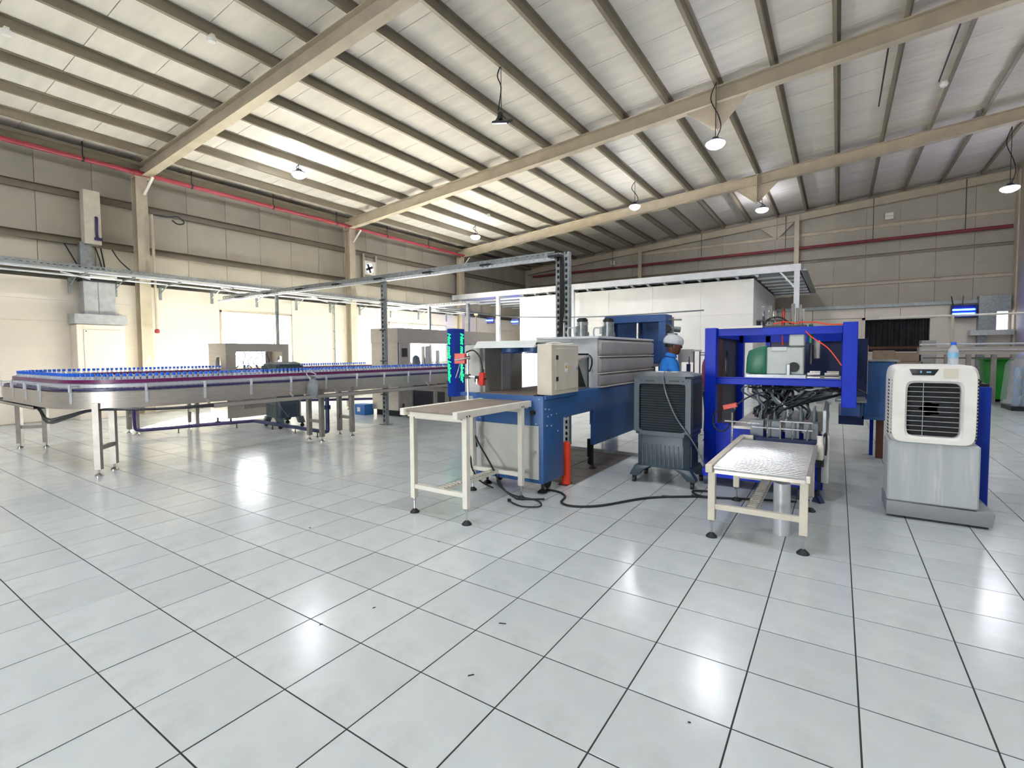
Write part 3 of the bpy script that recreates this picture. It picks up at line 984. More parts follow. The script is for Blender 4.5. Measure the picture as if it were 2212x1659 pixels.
# ================================================================== BOTTLE CONVEYOR
XA, XF, YC, RC = -7.2, -10.68, 2.0, 0.75
path = []
y = 11.4
while y > YC + RC:
    path.append((XF, y)); y -= 0.1
for k in range(19):
    a = PI + (PI / 2) * k / 18
    path.append((XF + RC + RC * math.cos(a), YC + RC + RC * math.sin(a)))
x = XF + RC + 0.1
while x < XA - RC:
    path.append((x, YC)); x += 0.1
for k in range(19):
    a = -PI / 2 + (PI / 2) * k / 18
    path.append((XA - RC + RC * math.cos(a), YC + RC + RC * math.sin(a)))
y = YC + RC + 0.1
while y < 9.0:
    path.append((XA, y)); y += 0.1
ARC = [0.0]
for a, b in zip(path, path[1:]): ARC.append(ARC[-1] + math.dist(a, b))


def at(s):
    s = max(0, min(s, ARC[-1] - 1e-6))
    import bisect
    i = max(0, bisect.bisect_right(ARC, s) - 1)
    i = min(i, len(path) - 2)
    t = (s - ARC[i]) / (ARC[i + 1] - ARC[i])
    a, b = path[i], path[i + 1]
    dx, dy = (b[0] - a[0]), (b[1] - a[1])
    L = math.hypot(dx, dy)
    return a[0] + dx * t, a[1] + dy * t, dx / L, dy / L


def ribbon(g, off, w, z0, z1, s0=0.0, s1=None):
    """band that follows the conveyor path at a sideways offset (positive = outside of the U)"""
    s1 = ARC[-1] if s1 is None else s1
    n = max(2, int((s1 - s0) / 0.12))
    prev = None
    for k in range(n + 1):
        x, y, dx, dy = at(s0 + (s1 - s0) * k / n)
        nx, ny = dy, -dx
        c = [g.bm.verts.new((x + nx * o, y + ny * o, z)) for o, z in ((off - w / 2, z0), (off + w / 2, z0), (off + w / 2, z1), (off - w / 2, z1))]
        if prev:
            for i in range(4):
                j = (i + 1) % 4
                g.bm.faces.new((prev[i], prev[j], c[j], c[i]))
        else:
            g.bm.faces.new(c[::-1])
        prev = c
    g.bm.faces.new(prev)


TOT = ARC[-1]
# outside of the U lies at negative offset of (dy,-dx) or positive, test once
x_, y_, dx_, dy_ = at(1.0)
OUT = 1 if dy_ < 0 and -1 * 0 + dy_ * 1 < 0 else -1     # on the far arm the path runs toward -Y, its outside is -X
conv = thing('bottle_conveyor', 'long U shaped stainless steel conveyor carrying rows of small bottles', 'conveyor', (-9, 4, 0))
for s in (-1, 1):
    g = G(); ribbon(g, s * 0.17, 0.006, 0.80, 1.0); ribbon(g, s * 0.165, 0.03, 0.80, 0.806); obj('side_plate', g, MT['steel'], conv)
    g = G(); ribbon(g, s * 0.062, 0.016, 1.095, 1.138); obj('guide_rail', g, MT['purple'], conv)
    g = G(); ribbon(g, s * 0.15, 0.02, 1.012, 1.034); obj('guide_rail', g, MT['violet'], conv)
    g = G(); ribbon(g, s * 0.078, 0.006, 1.045, 1.085); obj('rail_backing', g, MT['silver'], conv)
g = G(); ribbon(g, 0, 0.14, 0.985, 1.0); obj('chain', g, MT['galv'], conv)
g = G(); ribbon(g, 0, 0.3, 0.84, 0.85); obj('return_tray', g, MT['steeldark'], conv)
# rail brackets with bright clamp
s = 0.4
while s < TOT - 0.2:
    x, y, dx, dy = at(s)
    nx, ny = dy, -dx
    for sd in (-1, 1):
        g = G()
        g.beam((x + nx * sd * 0.178, y + ny * sd * 0.178, 0.86), (x + nx * sd * 0.178, y + ny * sd * 0.178, 1.07), 0.03, 0.008, (nx, ny, 0))
        g.cyl((x + nx * sd * 0.19, y + ny * sd * 0.19, 1.0), (x + nx * sd * 0.19, y + ny * sd * 0.19, 1.09), 0.014, 8)
        g.cyl((x + nx * sd * 0.21, y + ny * sd * 0.21, 1.07), (x + nx * sd * 0.085, y + ny * sd * 0.085, 1.07), 0.007, 6)
        obj('rail_bracket', g, MT['silver'], conv)
    s += 0.62


def hleg(s, dirn=None, w=0.2):
    x, y, dx, dy = at(s)
    nx, ny = dy, -dx
    t = []
    for sd in (-1, 1):
        px_, py_ = x + nx * sd * w, y + ny * sd * w
        g = G()
        Mr = Matrix.Rotation(math.atan2(dy, dx), 4, 'Z')
        g.cb((px_, py_, 0.475), (0.065, 0.065, 0.79), Mr)
        l = obj('leg', g, MT['steeldark'], conv)
        g = G(); g.cyl((px_, py_, 0.02), (px_, py_, 0.09), 0.012, 8); g.lathe([(0, 0.0), (0.045, 0.0), (0.045, 0.012), (0.02, 0.035), (0, 0.035)], (px_, py_, 0), 12); obj('foot', g, MT['chrome'], l)
    g = G(); g.beam((x - nx * w, y - ny * w, 0.33), (x + nx * w, y + ny * w, 0.33), 0.04, 0.05); obj('cross_bar', g, MT['steeldark'], conv)


def s_near(X, Y):
    best = min(range(len(path)), key=lambda i: math.dist(path[i], (X, Y)))
    return ARC[best]


for X, Y in ((XF, 3.6), (XF, 4.6), (XF, 8.2), (XF, 10.2), (-10.46, 2.22), (-7.42, 2.22), (XA, 4.97), (XA, 5.52), (XA, 8.0)):
    hleg(s_near(X, Y), w=0.17)
# low cable channel slung beside the conveyor
g = G(); g.box(-6.93, -6.83, 3.2, 8.4, 0.735, 0.739); g.box(-6.93, -6.927, 3.2, 8.4, 0.735, 0.79); g.box(-6.833, -6.83, 3.2, 8.4, 0.735, 0.79); obj('cable_channel', g, MT['steel'], conv)
g = G(); g.box(-11.0, -8.7, 1.86, 1.98, 0.735, 0.739); g.box(-11.0, -8.7, 1.86, 1.863, 0.735, 0.77); g.box(-11.0, -8.7, 1.977, 1.98, 0.735, 0.77); obj('cable_channel', g, MT['steel'], conv)
for y in (3.2, 4.4, 5.2, 6.4, 7.4):
    g = G(); g.beam((-7.03, y, 0.9), (-7.03, y, 0.84), 0.03, 0.01, (1, 0, 0)); g.beam((-7.03, y, 0.85), (-6.9, y, 0.75), 0.03, 0.01, (0, 0, 1)); obj('channel_bracket', g, MT['steel'], conv)
for x in (-10.2, -9.6, -8.9):
    g = G(); g.beam((x, 2.1, 0.84), (x, 1.9, 0.74), 0.02, 0.012); obj('channel_bracket', g, MT['steel'], conv)
for dz, sag in ((0.0, 0.06), (0.015, 0.10)):
    g = G(); g.tube([(-10.3, 2.2, 0.82), (-10.7, 2.05, 0.78), (-10.9, 1.93, 0.758 + dz), (-9.8, 1.92, 0.758 + dz), (-8.8, 1.92, 0.75), (-8.3, 1.9, 0.69 - sag), (-7.7, 1.95, 0.74 - sag * 0.5), (-7.3, 2.1, 0.79), (-7.0, 2.6, 0.77), (-6.88, 3.3, 0.76 + dz), (-6.87, 5.0, 0.765 + dz), (-6.87, 8.2, 0.765 + dz)], 0.017, 6, 4); obj('cable', g, MT['hose'], conv)
g = G()
for k in range(5):
    x, y, dx, dy = at(s_near(-10.9, 2.9) + 0.1 + k * 0.22)
    nx, ny = dy, -dx
    g.beam((x + nx * 0.0, y + ny * 0.0, 0.83), (x, y, 0.98), 0.36, 0.05, (dx, dy, 0))
obj('corner_ribs', g, MT['blackbox'], conv)
g = G(); g.tube([(-10.98, 2.45, 1.16), (-10.96, 2.46, 1.08), (-10.9, 2.5, 0.84)], 0.006, 5); g.cyl((-11.06, 2.42, 1.16), (-10.92, 2.48, 1.17), 0.012, 6); g.cyl((-11.08, 2.44, 1.04), (-10.85, 2.55, 1.03), 0.007, 6); obj('sensor_rod', g, MT['blackbox'], conv)
g = G(); g.cyl((-6.95, 4.72, 0.98), (-6.95, 4.72, 1.06), 0.03, 8); obj('lift_eye', g, MT['chrome'], conv)
t = thing('hanging_bag', 'grey plastic bag tied to the conveyor side above a leg pair', 'bag', (-6.93, 4.72, 0.9))
g = G(); g.lathe([(0, -0.26), (0.07, -0.25), (0.1, -0.16), (0.095, -0.05), (0.05, 0.02), (0.02, 0.05), (0.04, 0.09), (0.0, 0.08)], (-6.9, 4.72, 1.0), 11)
for v in g.bm.verts: v.co += Vector((random.uniform(-.016, .016), random.uniform(-.016, .016), random.uniform(-.012, .012)))
obj('bag_body', g, MT['greybag'], t)
g = G(); g.tube([(-6.92, 4.68, 1.05), (-6.95, 4.64, 1.13), (-7.0, 4.72, 1.15), (-6.95, 4.8, 1.12), (-6.92, 4.76, 1.05)], 0.008, 5); obj('tie', g, MT['clearhose'], t)

# bottles
gb = G()
gb.lathe([(0, 0.0), (0.026, 0.0), (0.030, 0.006), (0.030, 0.05), (0.028, 0.056), (0.030, 0.062), (0.030, 0.13), (0.028, 0.148), (0.018, 0.168), (0.016, 0.18), (0, 0.18)], n=10)
bt = thing('water_bottle', 'small clear water bottle with blue cap queued on the bottle conveyor', 'bottle', (0, 0, 1.0), 0, 'bottles queued on the conveyor')
obj('bottle_body', gb, MT['bottle'], bt, local=True)
gb = G(); gb.lathe([(0.0, 0.214), (0.0195, 0.214), (0.0215, 0.209), (0.0215, 0.176), (0.0, 0.176)], n=10)
obj('cap', gb, MT['cap'], bt, local=True)
sl = [s_near(XF, 8.9) + 0.0648 * k for k in range(400)]
sb = [s for s in sl if s < TOT - 0.25]
pos = []
for s in sb:
    x, y, dx, dy = at(s)
    if x < -10 and 5.2 < y < 6.4 and random.random() < 0.8: continue
    pos.append((x, y))
pos = sorted(pos, key=lambda p: math.hypot(p[0], p[1]))[:298]
for k, (x, y) in enumerate(pos):
    if k == 0: bt.location = (x, y, 1.0)
    else: dup(bt, (x + random.uniform(-.004, .004), y + random.uniform(-.004, .004), 1.0))

# ---- rinsing tunnel on the far arm
t = thing('rinser_tunnel', 'stainless steel rinser box with an open side window over the far conveyor arm', 'machine', (-10.75, 5.8, 0))
tx0, tx1, ty0, ty1, tz0, tz1 = -11.08, -10.38, 5.12, 6.5, 0.12, 1.65
for y in (ty0, ty1 - 0.03):
    g = G(); g.box(tx0, tx1, y, y + 0.03, tz0, 0.98, 0.004); g.box(tx0, tx1, y, y + 0.03, 1.52, tz1)
    g.holeplate('y', (tx0, tx1, 0.98, 1.52), superhole(-10.70, 1.2, 0.11, 0.2, 2.6), y, y + 0.03)
    obj('end_plate', g, MT['steel'], t)
for x in (tx0, tx1 - 0.03):
    g = G(); g.box(x, x + 0.03, ty0 + 0.03, ty1 - 0.03, tz0 + 0.0, 0.99); g.box(x, x + 0.03, ty0 + 0.03, ty1 - 0.03, 1.5, tz1)
    g.box(x, x + 0.03, ty0 + 0.03, ty0 + 0.2, 0.99, 1.5); g.box(x, x + 0.03, ty1 - 0.16, ty1 - 0.03, 0.99, 1.5)
    obj('side_plate', g, MT['steel'], t)
g = G(); g.box(tx0 - 0.01, tx1 + 0.01, ty0 - 0.01, ty1 + 0.01, tz1, tz1 + 0.02, 0.004); obj('lid', g, MT['steel'], t)
g = G(); g.box(tx1 - 0.01, tx1 + 0.004, 5.45, 6.1, 0.3, 0.78, 0.003); obj('lower_door', g, MT['steeldark'], t)
for k in range(6):
    y = 5.40 + k * 0.13
    a = random.uniform(-0.1, 0.1)
    g = G(); g.tube([(-10.5, y, 1.52), (-10.45, y + a, 1.42), (-10.45, y - a, 1.28), (-10.5, y + a * 1.4, 1.1)], 0.010, 6); obj('hose', g, MT['violet'], t)
for x in (tx0 + 0.08, tx1 - 0.08):
    for y in (ty0 + 0.1, ty1 - 0.1):
        g = G(); g.cyl((x, y, 0.02), (x, y, 0.14), 0.018, 8); g.cyl((x, y, 0.0), (x, y, 0.02), 0.045, 10); obj('foot', g, MT['blackbox'], t)

# drain pipes beneath the conveyor
t = thing('drain_pipe', 'dark blue drain pipe lying on stands beneath the conveyor', 'pipe', (-9, 4.5, 0))
g = G(); g.tube([(-10.3, 3.5, 0.8), (-10.3, 3.5, 0.2), (-10.28, 3.55, 0.12), (-10.2, 3.7, 0.11), (-10.0, 4.4, 0.11), (-9.7, 5.3, 0.11)], 0.032, 8, 3); obj('pipe', g, MT['violet'], t)
g = G(); g.tube([(-9.7, 5.3, 0.11), (-8.6, 5.24, 0.11), (-7.4, 5.18, 0.11), (-7.22, 5.18, 0.13), (-7.2, 5.18, 0.2), (-7.2, 5.18, 0.75)], 0.034, 8, 3); g.cyl((-7.2, 5.18, 0.5), (-7.2, 5.18, 0.57), 0.055, 10); obj('pipe', g, MT['navy'], t)
g = G(); g.tube([(-11.2, 7.0, 0.3), (-10.2, 8.0, 0.3), (-9.3, 8.6, 0.32)], 0.03, 8, 2); obj('pipe', g, MT['violet'], t)
for x, y in ((-10.1, 4.1), (-9.8, 5.0), (-9.0, 5.26), (-8.2, 5.22), (-7.5, 5.19)):
    g = G(); g.box(x - 0.03, x + 0.03, y - 0.006, y + 0.006, 0, 0.01); g.box(x - 0.006, x + 0.006, y - 0.006, y + 0.006, 0, 0.09); obj('stand', g, MT['blackbox'], t)


# ================================================================== AIR COOLERS
def caster(g, x, y, r=0.035):
    g.cyl((x - 0.014, y, r), (x + 0.014, y, r), r, 12)


def dark_cooler(label, loc, rot):
    t = thing('air_cooler', label, 'air cooler', loc, rot)
    W, D = 0.56, 0.46     # local: front at -y
    hw, hd = W / 2, D / 2
    g = G()
    oct_ = lambda w, d, c: [(-w + c, -d), (w - c, -d), (w, -d + c), (w, d - c), (w - c, d), (-w + c, d), (-w, d - c), (-w, -d + c)]
    g.prism(oct_(hw + 0.0, hd, 0.06), 'z', 0.19, 0.54, 0.008)
    for k in range(10): g.box(-hw + 0.07 + k * 0.047, -hw + 0.082 + k * 0.047, -hd - 0.007, -hd + 0.01, 0.22, 0.44)
    for k in range(7): g.box(hw - 0.01, hw + 0.007, -hd + 0.08 + k * 0.047, -hd + 0.092 + k * 0.047, 0.22, 0.44)
    obj('water_tank', g, MT['cooler'], t, True)
    g = G()
    g.prism(oct_(hw + 0.025, hd + 0.02, 0.07), 'z', 0.54, 0.575)
    g.holeplate('y', (-hw - 0.02, hw + 0.02, 0.575, 1.15), superhole(0, 0.84, 0.245, 0.255, 22), -hd - 0.02, -hd + 0.02, 48)
    g.box(-hw - 0.025, -hw + 0.015, -hd + 0.02, hd + 0.02, 0.575, 1.15, 0.01); g.box(hw - 0.015, hw + 0.025, -hd + 0.02, hd + 0.02, 0.575, 1.15, 0.01)
    g.box(-hw, hw, hd, hd + 0.02, 0.575, 1.15)
    obj('housing', g, MT['cooler'], t, True)
    g = G(); g.box(hw + 0.02, hw + 0.03, -hd + 0.08, hd - 0.06, 0.62, 1.1)
    obj('side_grille', g, MT['coolerdark'], t, True)
    g = G()
    a, b = oct_(hw + 0.03, hd + 0.025, 0.07), oct_(hw - 0.05, hd - 0.06, 0.07)
    A = [g.bm.verts.new((p[0], p[1], 1.15)) for p in a]; A2 = [g.bm.verts.new((p[0], p[1], 1.175)) for p in a]; B = [g.bm.verts.new((p[0], p[1], 1.215)) for p in b]
    for P, Q in ((A, A2), (A2, B)):
        for i in range(8): g.bm.faces.new((P[i], P[(i + 1) % 8], Q[(i + 1) % 8], Q[i]))
    g.bm.faces.new(B); g.bm.faces.new(A[::-1])
    obj('top_cover', g, MT['cooler'], t, True)
    g = G(); g.box(-0.24, 0.24, -hd + 0.03, -hd + 0.04, 0.58, 1.1); obj('cooling_pad', g, MT['dark'], t, True)
    for k in range(19):
        z = 0.605 + k * 0.0262
        g = G(); g.cb((0, -hd + 0.01, z), (0.485, 0.014, 0.004), Matrix.Rotation(math.radians(28), 4, 'X')); obj('slat', g, MT['cooler'], t, True)
    g = G()
    for x in (-0.13, 0.13): g.box(x - 0.05, x + 0.05, -hd - 0.026, -hd - 0.018, 1.118, 1.132)
    for x in (-0.22, 0.22): g.cyl((x, -hd - 0.026, 1.125), (x, -hd - 0.018, 1.125), 0.008, 8)
    obj('latches', g, MT['coolerdark'], t, True)
    for x in (-1, 1):
        for y in (-1, 1):
            g = G(); g.prism([(x * 0.12, 0.2), (x * 0.29, 0.2), (x * 0.35, 0.1), (x * 0.35, 0.08), (x * 0.26, 0.08), (x * 0.2, 0.15)], 'y', y * 0.19 - 0.05, y * 0.19 + 0.05, 0.006)
            f = obj('leg', g, MT['cooler'], t, True)
            g = G(); caster(g, x * 0.31, y * 0.2); g.box(x * 0.31 - 0.02, x * 0.31 + 0.02, y * 0.2 - 0.015, y * 0.2 + 0.015, 0.045, 0.09); obj('caster', g, MT['black'], f, True)
    return t


c1 = dark_cooler('charcoal portable air cooler on castors in front of the royal blue machine', (-1.55, 5.45, 0), 0.0)
g = G(); g.box(-0.1, 0.02, -0.14, -0.06, 1.212, 1.22); g.box(0.06, 0.13, -0.14, -0.06, 1.212, 1.22); obj('sticker', g, MT['paper'], c1, True)
g = G(); g.tube([(-0.0, -0.16, 1.22), (0.02, -0.27, 1.17), (0.05, -0.27, 1.0), (0.16, -0.28, 0.75), (0.30, -0.26, 0.55), (0.38, -0.2, 0.38), (0.42, -0.1, 0.22)], 0.007, 6); obj('power_cable', g, MT['greyhose'], c1, True)
dup(c1, (-9.2, 5.62, 0), math.radians(-8), 'charcoal portable air cooler standing behind the bottle conveyor', scale=1.06)

t = thing('air_cooler', 'tall white air cooler with a pale grey tank, standing at the right', 'air cooler', (0.66, 5.5, 0))
x0, x1, yf = 0.375, 0.945, 5.28
g = G(); g.box(x0, x1 + 0.02, yf + 0.02, yf + 0.46, 0.14, 0.66, 0.012); obj('water_tank', g, MT['coolgrey'], t)
g = G(); g.prism([(x0 - 0.005, 0.02), (x1 + 0.1, 0.02), (x1 + 0.115, 0.13), (x0 - 0.005, 0.14)], 'y', yf, yf + 0.5, 0.008); obj('base', g, MT['coolbase'], t)
g = G()
n = 48
rw, rh = (x1 - x0) / 2, 0.335
cxx, czz = (x0 + x1) / 2, 0.975
hole = superhole(cxx + 0.005, 0.935, 0.172, 0.225, 7)
of = superhole(cxx, czz, rw, rh, 9)[2]
hf = hole[2]
rings = []
n = 96


def sup(cu, cv, ru, rv, p, t):
    c, q_ = math.cos(t), math.sin(t)
    return cu + math.copysign(ru * abs(c) ** (2 / p), c), cv + math.copysign(rv * abs(q_) ** (2 / p), q_)


for q in range(n):
    a = 2 * PI * (q + 0.5) / n
    o = sup(cxx, czz, rw, rh, 9, a); h = sup(cxx + 0.005, 0.935, 0.172, 0.225, 9, a)
    oi = (cxx + (o[0] - cxx) * 0.93, czz + (o[1] - czz) * 0.94)
    hi2 = (cxx + 0.005 + (h[0] - cxx - 0.005) * 1.09, 0.935 + (h[1] - 0.935) * 1.08)
    rings.append([(o[0], yf + 0.45, o[1]), (o[0], yf + 0.06, o[1]), (oi[0], yf, oi[1]), (hi2[0], yf, hi2[1]), (h[0], yf + 0.025, h[1]), (h[0], yf + 0.09, h[1])])
V = [[g.bm.verts.new(p) for p in r_] for r_ in rings]
for q in range(n):
    w = (q + 1) % n
    for k in range(5): g.bm.faces.new((V[q][k], V[q][k + 1], V[w][k + 1], V[w][k]))
g.bm.faces.new([V[q][0] for q in range(n)])
bmesh.ops.recalc_face_normals(g.bm, faces=g.bm.faces[:])
obj('housing', g, MT['offwhite'], t)
g = G(); g.box(x0 + 0.06, x1 - 0.06, yf + 0.1, yf + 0.12, 0.66, 1.2); obj('fan_recess', g, MT['dark'], t)
g = G()
for k in range(5):
    a = k * 2 * PI / 5
    g.beam((cxx - 0.01, yf + 0.095, 0.94), (cxx - 0.01 + 0.17 * math.cos(a), yf + 0.095, 0.94 + 0.17 * math.sin(a)), 0.01, 0.09, (-math.sin(a), 0, math.cos(a)))
obj('fan_blades', g, MT['dark'], t)
for k in range(12):
    z = 0.715 + k * 0.041
    g = G(); g.cb((cxx + 0.005, yf + 0.045, z), (0.335, 0.012, 0.004), Matrix.Rotation(math.radians(-15), 4, 'X')); obj('slat', g, MT['galvlight'], t)
g = G(); g.box(cxx - 0.06, cxx - 0.056, yf + 0.06, yf + 0.075, 0.7, 1.18); obj('grille_bar', g, MT['galvlight'], t)
g = G(); g.prism([(cxx - 0.16, 1.275), (cxx + 0.03, 1.275), (cxx + 0.0, 1.225), (cxx - 0.14, 1.225)], 'y', yf - 0.006, yf + 0.004, 0.002); cp = obj('control_panel', g, MT['blackbox'], t)
g = G(); g.box(cxx - 0.09, cxx - 0.08, yf - 0.008, yf - 0.005, 1.243, 1.262); g.box(cxx - 0.05, cxx - 0.02, yf - 0.008, yf - 0.005, 1.245, 1.257); obj('display_marks', g, MT['labelblue'], cp)
g = G(); g.box(cxx + 0.06, cxx + 0.15, yf - 0.003, yf + 0.003, 1.205, 1.28); obj('sticker', g, MT['cream'], t)
g = G()
for k in range(16):
    z = 0.72 + k * 0.03
    g.box(x0 - 0.003, x0 + 0.006, yf + 0.06, yf + 0.16, z, z + 0.014)
    g.box(x0 + 0.012, x0 + 0.026, yf + 0.018, yf + 0.03, z, z + 0.014)
obj('side_vent', g, MT['dark'], t)
g = G()
for k in range(19):
    z = 0.70 + k * 0.027
    g.box(x1 - 0.03, x1 - 0.008, yf + 0.014, yf + 0.03, z, z + 0.013); g.box(x1 - 0.006, x1 + 0.003, yf + 0.06, yf + 0.16, z, z + 0.013)
obj('side_vent', g, MT['dark'], t)
g = G(); g.cyl((x1 + 0.07, yf + 0.04, 0.02), (x1 + 0.07, yf + 0.1, 0.02), 0.02, 10); g.cyl((x0 + 0.05, yf + 0.06, 0.02), (x0 + 0.05, yf + 0.1, 0.02), 0.02, 10); g.cyl((x0 + 0.05, yf + 0.4, 0.02), (x0 + 0.05, yf + 0.44, 0.02), 0.02, 10); g.cyl((x1 + 0.05, yf + 0.4, 0.02), (x1 + 0.05, yf + 0.44, 0.02), 0.02, 10)
obj('casters', g, MT['black'], t)
bt2 = thing('water_bottle', 'larger water bottle with blue cap standing on top of the white air cooler', 'bottle', (0.80, 5.46, 1.31))
g = G(); g.lathe([(0, 0), (0.032, 0), (0.036, 0.008), (0.036, 0.05), (0.033, 0.055), (0.036, 0.06), (0.036, 0.11), (0.034, 0.125), (0.017, 0.15), (0.0145, 0.165), (0, 0.165)], n=16); obj('bottle_body', g, MT['bottle'], bt2, True)
g = G(); g.lathe([(0.0, 0.188), (0.018, 0.188), (0.019, 0.184), (0.019, 0.164), (0, 0.164)], n=14); obj('cap', g, MT['cap'], bt2, True)
g = G(); g.lathe([(0.0364, 0.06), (0.0366, 0.06), (0.0366, 0.1), (0.0364, 0.1)], n=16); obj('paper_label', g, MT['labelblue'], bt2, True)
t = thing('blue_cabinet', 'cobalt blue cabinet with a grey front panel, half behind the white air cooler', 'cabinet', (1.03, 5.9, 0))
g = G(); g.box(0.99, 1.105, 5.78, 6.2, 0.0, 1.11, 0.006); obj('casing', g, MT['slab'], t)
g = G(); g.box(0.90, 0.99, 5.80, 5.86, 0.1, 1.07, 0.004); obj('front_panel', g, MT['coolgrey'], t)
g = G(); g.box(0.94, 1.1, 5.85, 6.18, 1.11, 1.135); g.cyl((1.04, 5.95, 1.12), (1.04, 5.95, 1.16), 0.03, 10); obj('top_plate', g, MT['blackbox'], t)


# ================================================================== ROLLER TABLES
def foot(g, x, y, z):
    g.cyl((x, y, 0.03), (x, y, z), 0.009, 8); g.cyl((x, y, z - 0.03), (x, y, z - 0.012), 0.017, 6)


def pad(g, x, y, r=0.042):
    g.lathe([(0, 0), (r, 0), (r, 0.008), (r * 0.75, 0.02), (r * 0.35, 0.035), (0, 0.037)], (x, y, 0), 14)


def leg(t, x, y, z1, m, w=0.05):
    g = G(); g.box(x - w / 2, x + w / 2, y - w / 2, y + w / 2, 0.135, z1, 0.003); l = obj('leg', g, m, t)
    g = G(); foot(g, x, y, 0.14); obj('levelling_bolt', g, MT['chrome'], l)
    g = G(); pad(g, x, y); obj('foot_pad', g, MT['black'], l)


t = thing('outfeed_table', 'white framed roller table on four legs in front of the blue shrink tunnel', 'table', (-2.85, 3.65, 0))
X0, X1, Y0, Y1, ZT = -3.16, -2.56, 3.02, 4.17, 0.955
for x in (X0, X1):
    g = G(); g.box(x - 0.025, x + 0.025, Y0, Y1, ZT - 0.06, ZT, 0.004); obj('side_rail', g, MT['whitepaint'], t)
for ya in (Y0 + 0.07, Y1 - 0.05):
    g = G(); g.box(X0, X1, ya, ya + 0.03, ZT - 0.075, ZT - 0.036); obj('end_rail', g, MT['whitepaint'], t)
for k in range(33):
    y = Y0 + 0.045 + k * 0.034
    g = G(); g.cyl((X0 + 0.02, y, ZT - 0.018), (X1 - 0.02, y, ZT - 0.018), 0.0145, 8); obj('roller', g, MT['roller'], t)
for x in (X0, X1):
    for y in (Y0 + 0.14, Y1 - 0.16):
        leg(t, x, y, ZT - 0.05, MT['whitepaint'])
for y in (Y0 + 0.14, Y1 - 0.16):
    g = G(); g.box(X0, X1, y - 0.018, y + 0.018, 0.225, 0.262); obj('cross_bar', g, MT['whitepaint'], t)
    g = G(); g.box(X0 + 0.03, X1 - 0.03, y - 0.012, y + 0.012, ZT - 0.1, ZT - 0.06); obj('cross_bar', g, MT['whitepaint'], t)


def slotted_channel(g, x0, x1, y0, y1, z):
    g.box(x0, x0 + 0.006, y0, y1, z - 0.035, z); g.box(x1 - 0.006, x1, y0, y1, z - 0.035, z)
    n = int((y1 - y0) / 0.045)
    for k in range(n): g.box(x0, x1, y0 + k * 0.045, y0 + k * 0.045 + 0.018, z - 0.004, z)


g = G(); slotted_channel(g, -2.90, -2.82, Y0 + 0.16, Y1 - 0.18, 0.262); obj('slotted_channel', g, MT['whitepaint'], t)
g = G()
for x in (X0, X1):
    for y in (Y0 + 0.125, Y0 + 0.16, Y1 - 0.18, Y1 - 0.145): g.cyl((x - 0.029, y, ZT - 0.045), (x + 0.029, y, ZT - 0.045), 0.007, 6)
obj('bolts', g, MT['blackbox'], t)['kind'] = 'stuff'

t = thing('infeed_table', 'cream framed table of shiny steel rollers in front of the royal blue packing machine', 'table', (-0.47, 4.6, 0))
X0, X1, Y0, Y1, ZT = -0.77, -0.17, 3.92, 5.30, 0.565
g = G(); g.box(X0 - 0.055, X0 - 0.005, Y0 - 0.03, Y1 + 0.18, ZT - 0.05, ZT + 0.012, 0.004); obj('side_rail', g, MT['cream'], t)
g = G(); g.box(X1 + 0.0, X1 + 0.03, Y0, Y1, ZT - 0.05, ZT + 0.0, 0.003); obj('side_rail', g, MT['steel'], t)
for k in range(25):
    y = Y0 + 0.02 + k * 0.055
    g = G(); g.cyl((X0, y, ZT - 0.014), (X1, y, ZT - 0.014), 0.019, 12); obj('roller', g, MT['rollersteel'], t)
for x in (X0 - 0.02, X1 - 0.01):
    for y in (Y0 + 0.05, Y1 - 0.22):
        leg(t, x, y, ZT - 0.045, MT['cream'], 0.052)
for y in (Y0 + 0.05, Y1 - 0.22):
    g = G(); g.box(X0, X1, y - 0.018, y + 0.018, 0.225, 0.265); obj('cross_bar', g, MT['cream'], t)
g = G(); slotted_channel(g, -0.56, -0.48, Y0 + 0.07, Y1 - 0.24, 0.265); obj('slotted_channel', g, MT['cream'], t)
g = G(); g.cyl((X0 - 0.03, Y1 + 0.16, ZT - 0.01), (X0 + 0.07, Y1 + 0.16, ZT - 0.01), 0.03, 12); obj('bearing', g, MT['cream'], t)
for ya in (Y0 + 0.02, Y1 - 0.2):
    g = G(); g.box(X0, X1, ya, ya + 0.016, ZT - 0.06, ZT - 0.034); obj('end_rail', g, MT['steel'], t)
t = thing('steel_tube', 'upright open stainless steel tube standing under the roller table', 'tube', (-0.345, 4.33, 0))
g = G(); g.lathe([(0.058, 0.0), (0.06, 0.0), (0.06, 0.405), (0.05, 0.405), (0.05, 0.02), (0, 0.02), (0, 0.0), (0.058, 0.0)], (-0.345, 4.33, 0), 24); obj('tube', g, MT['silver'], t)

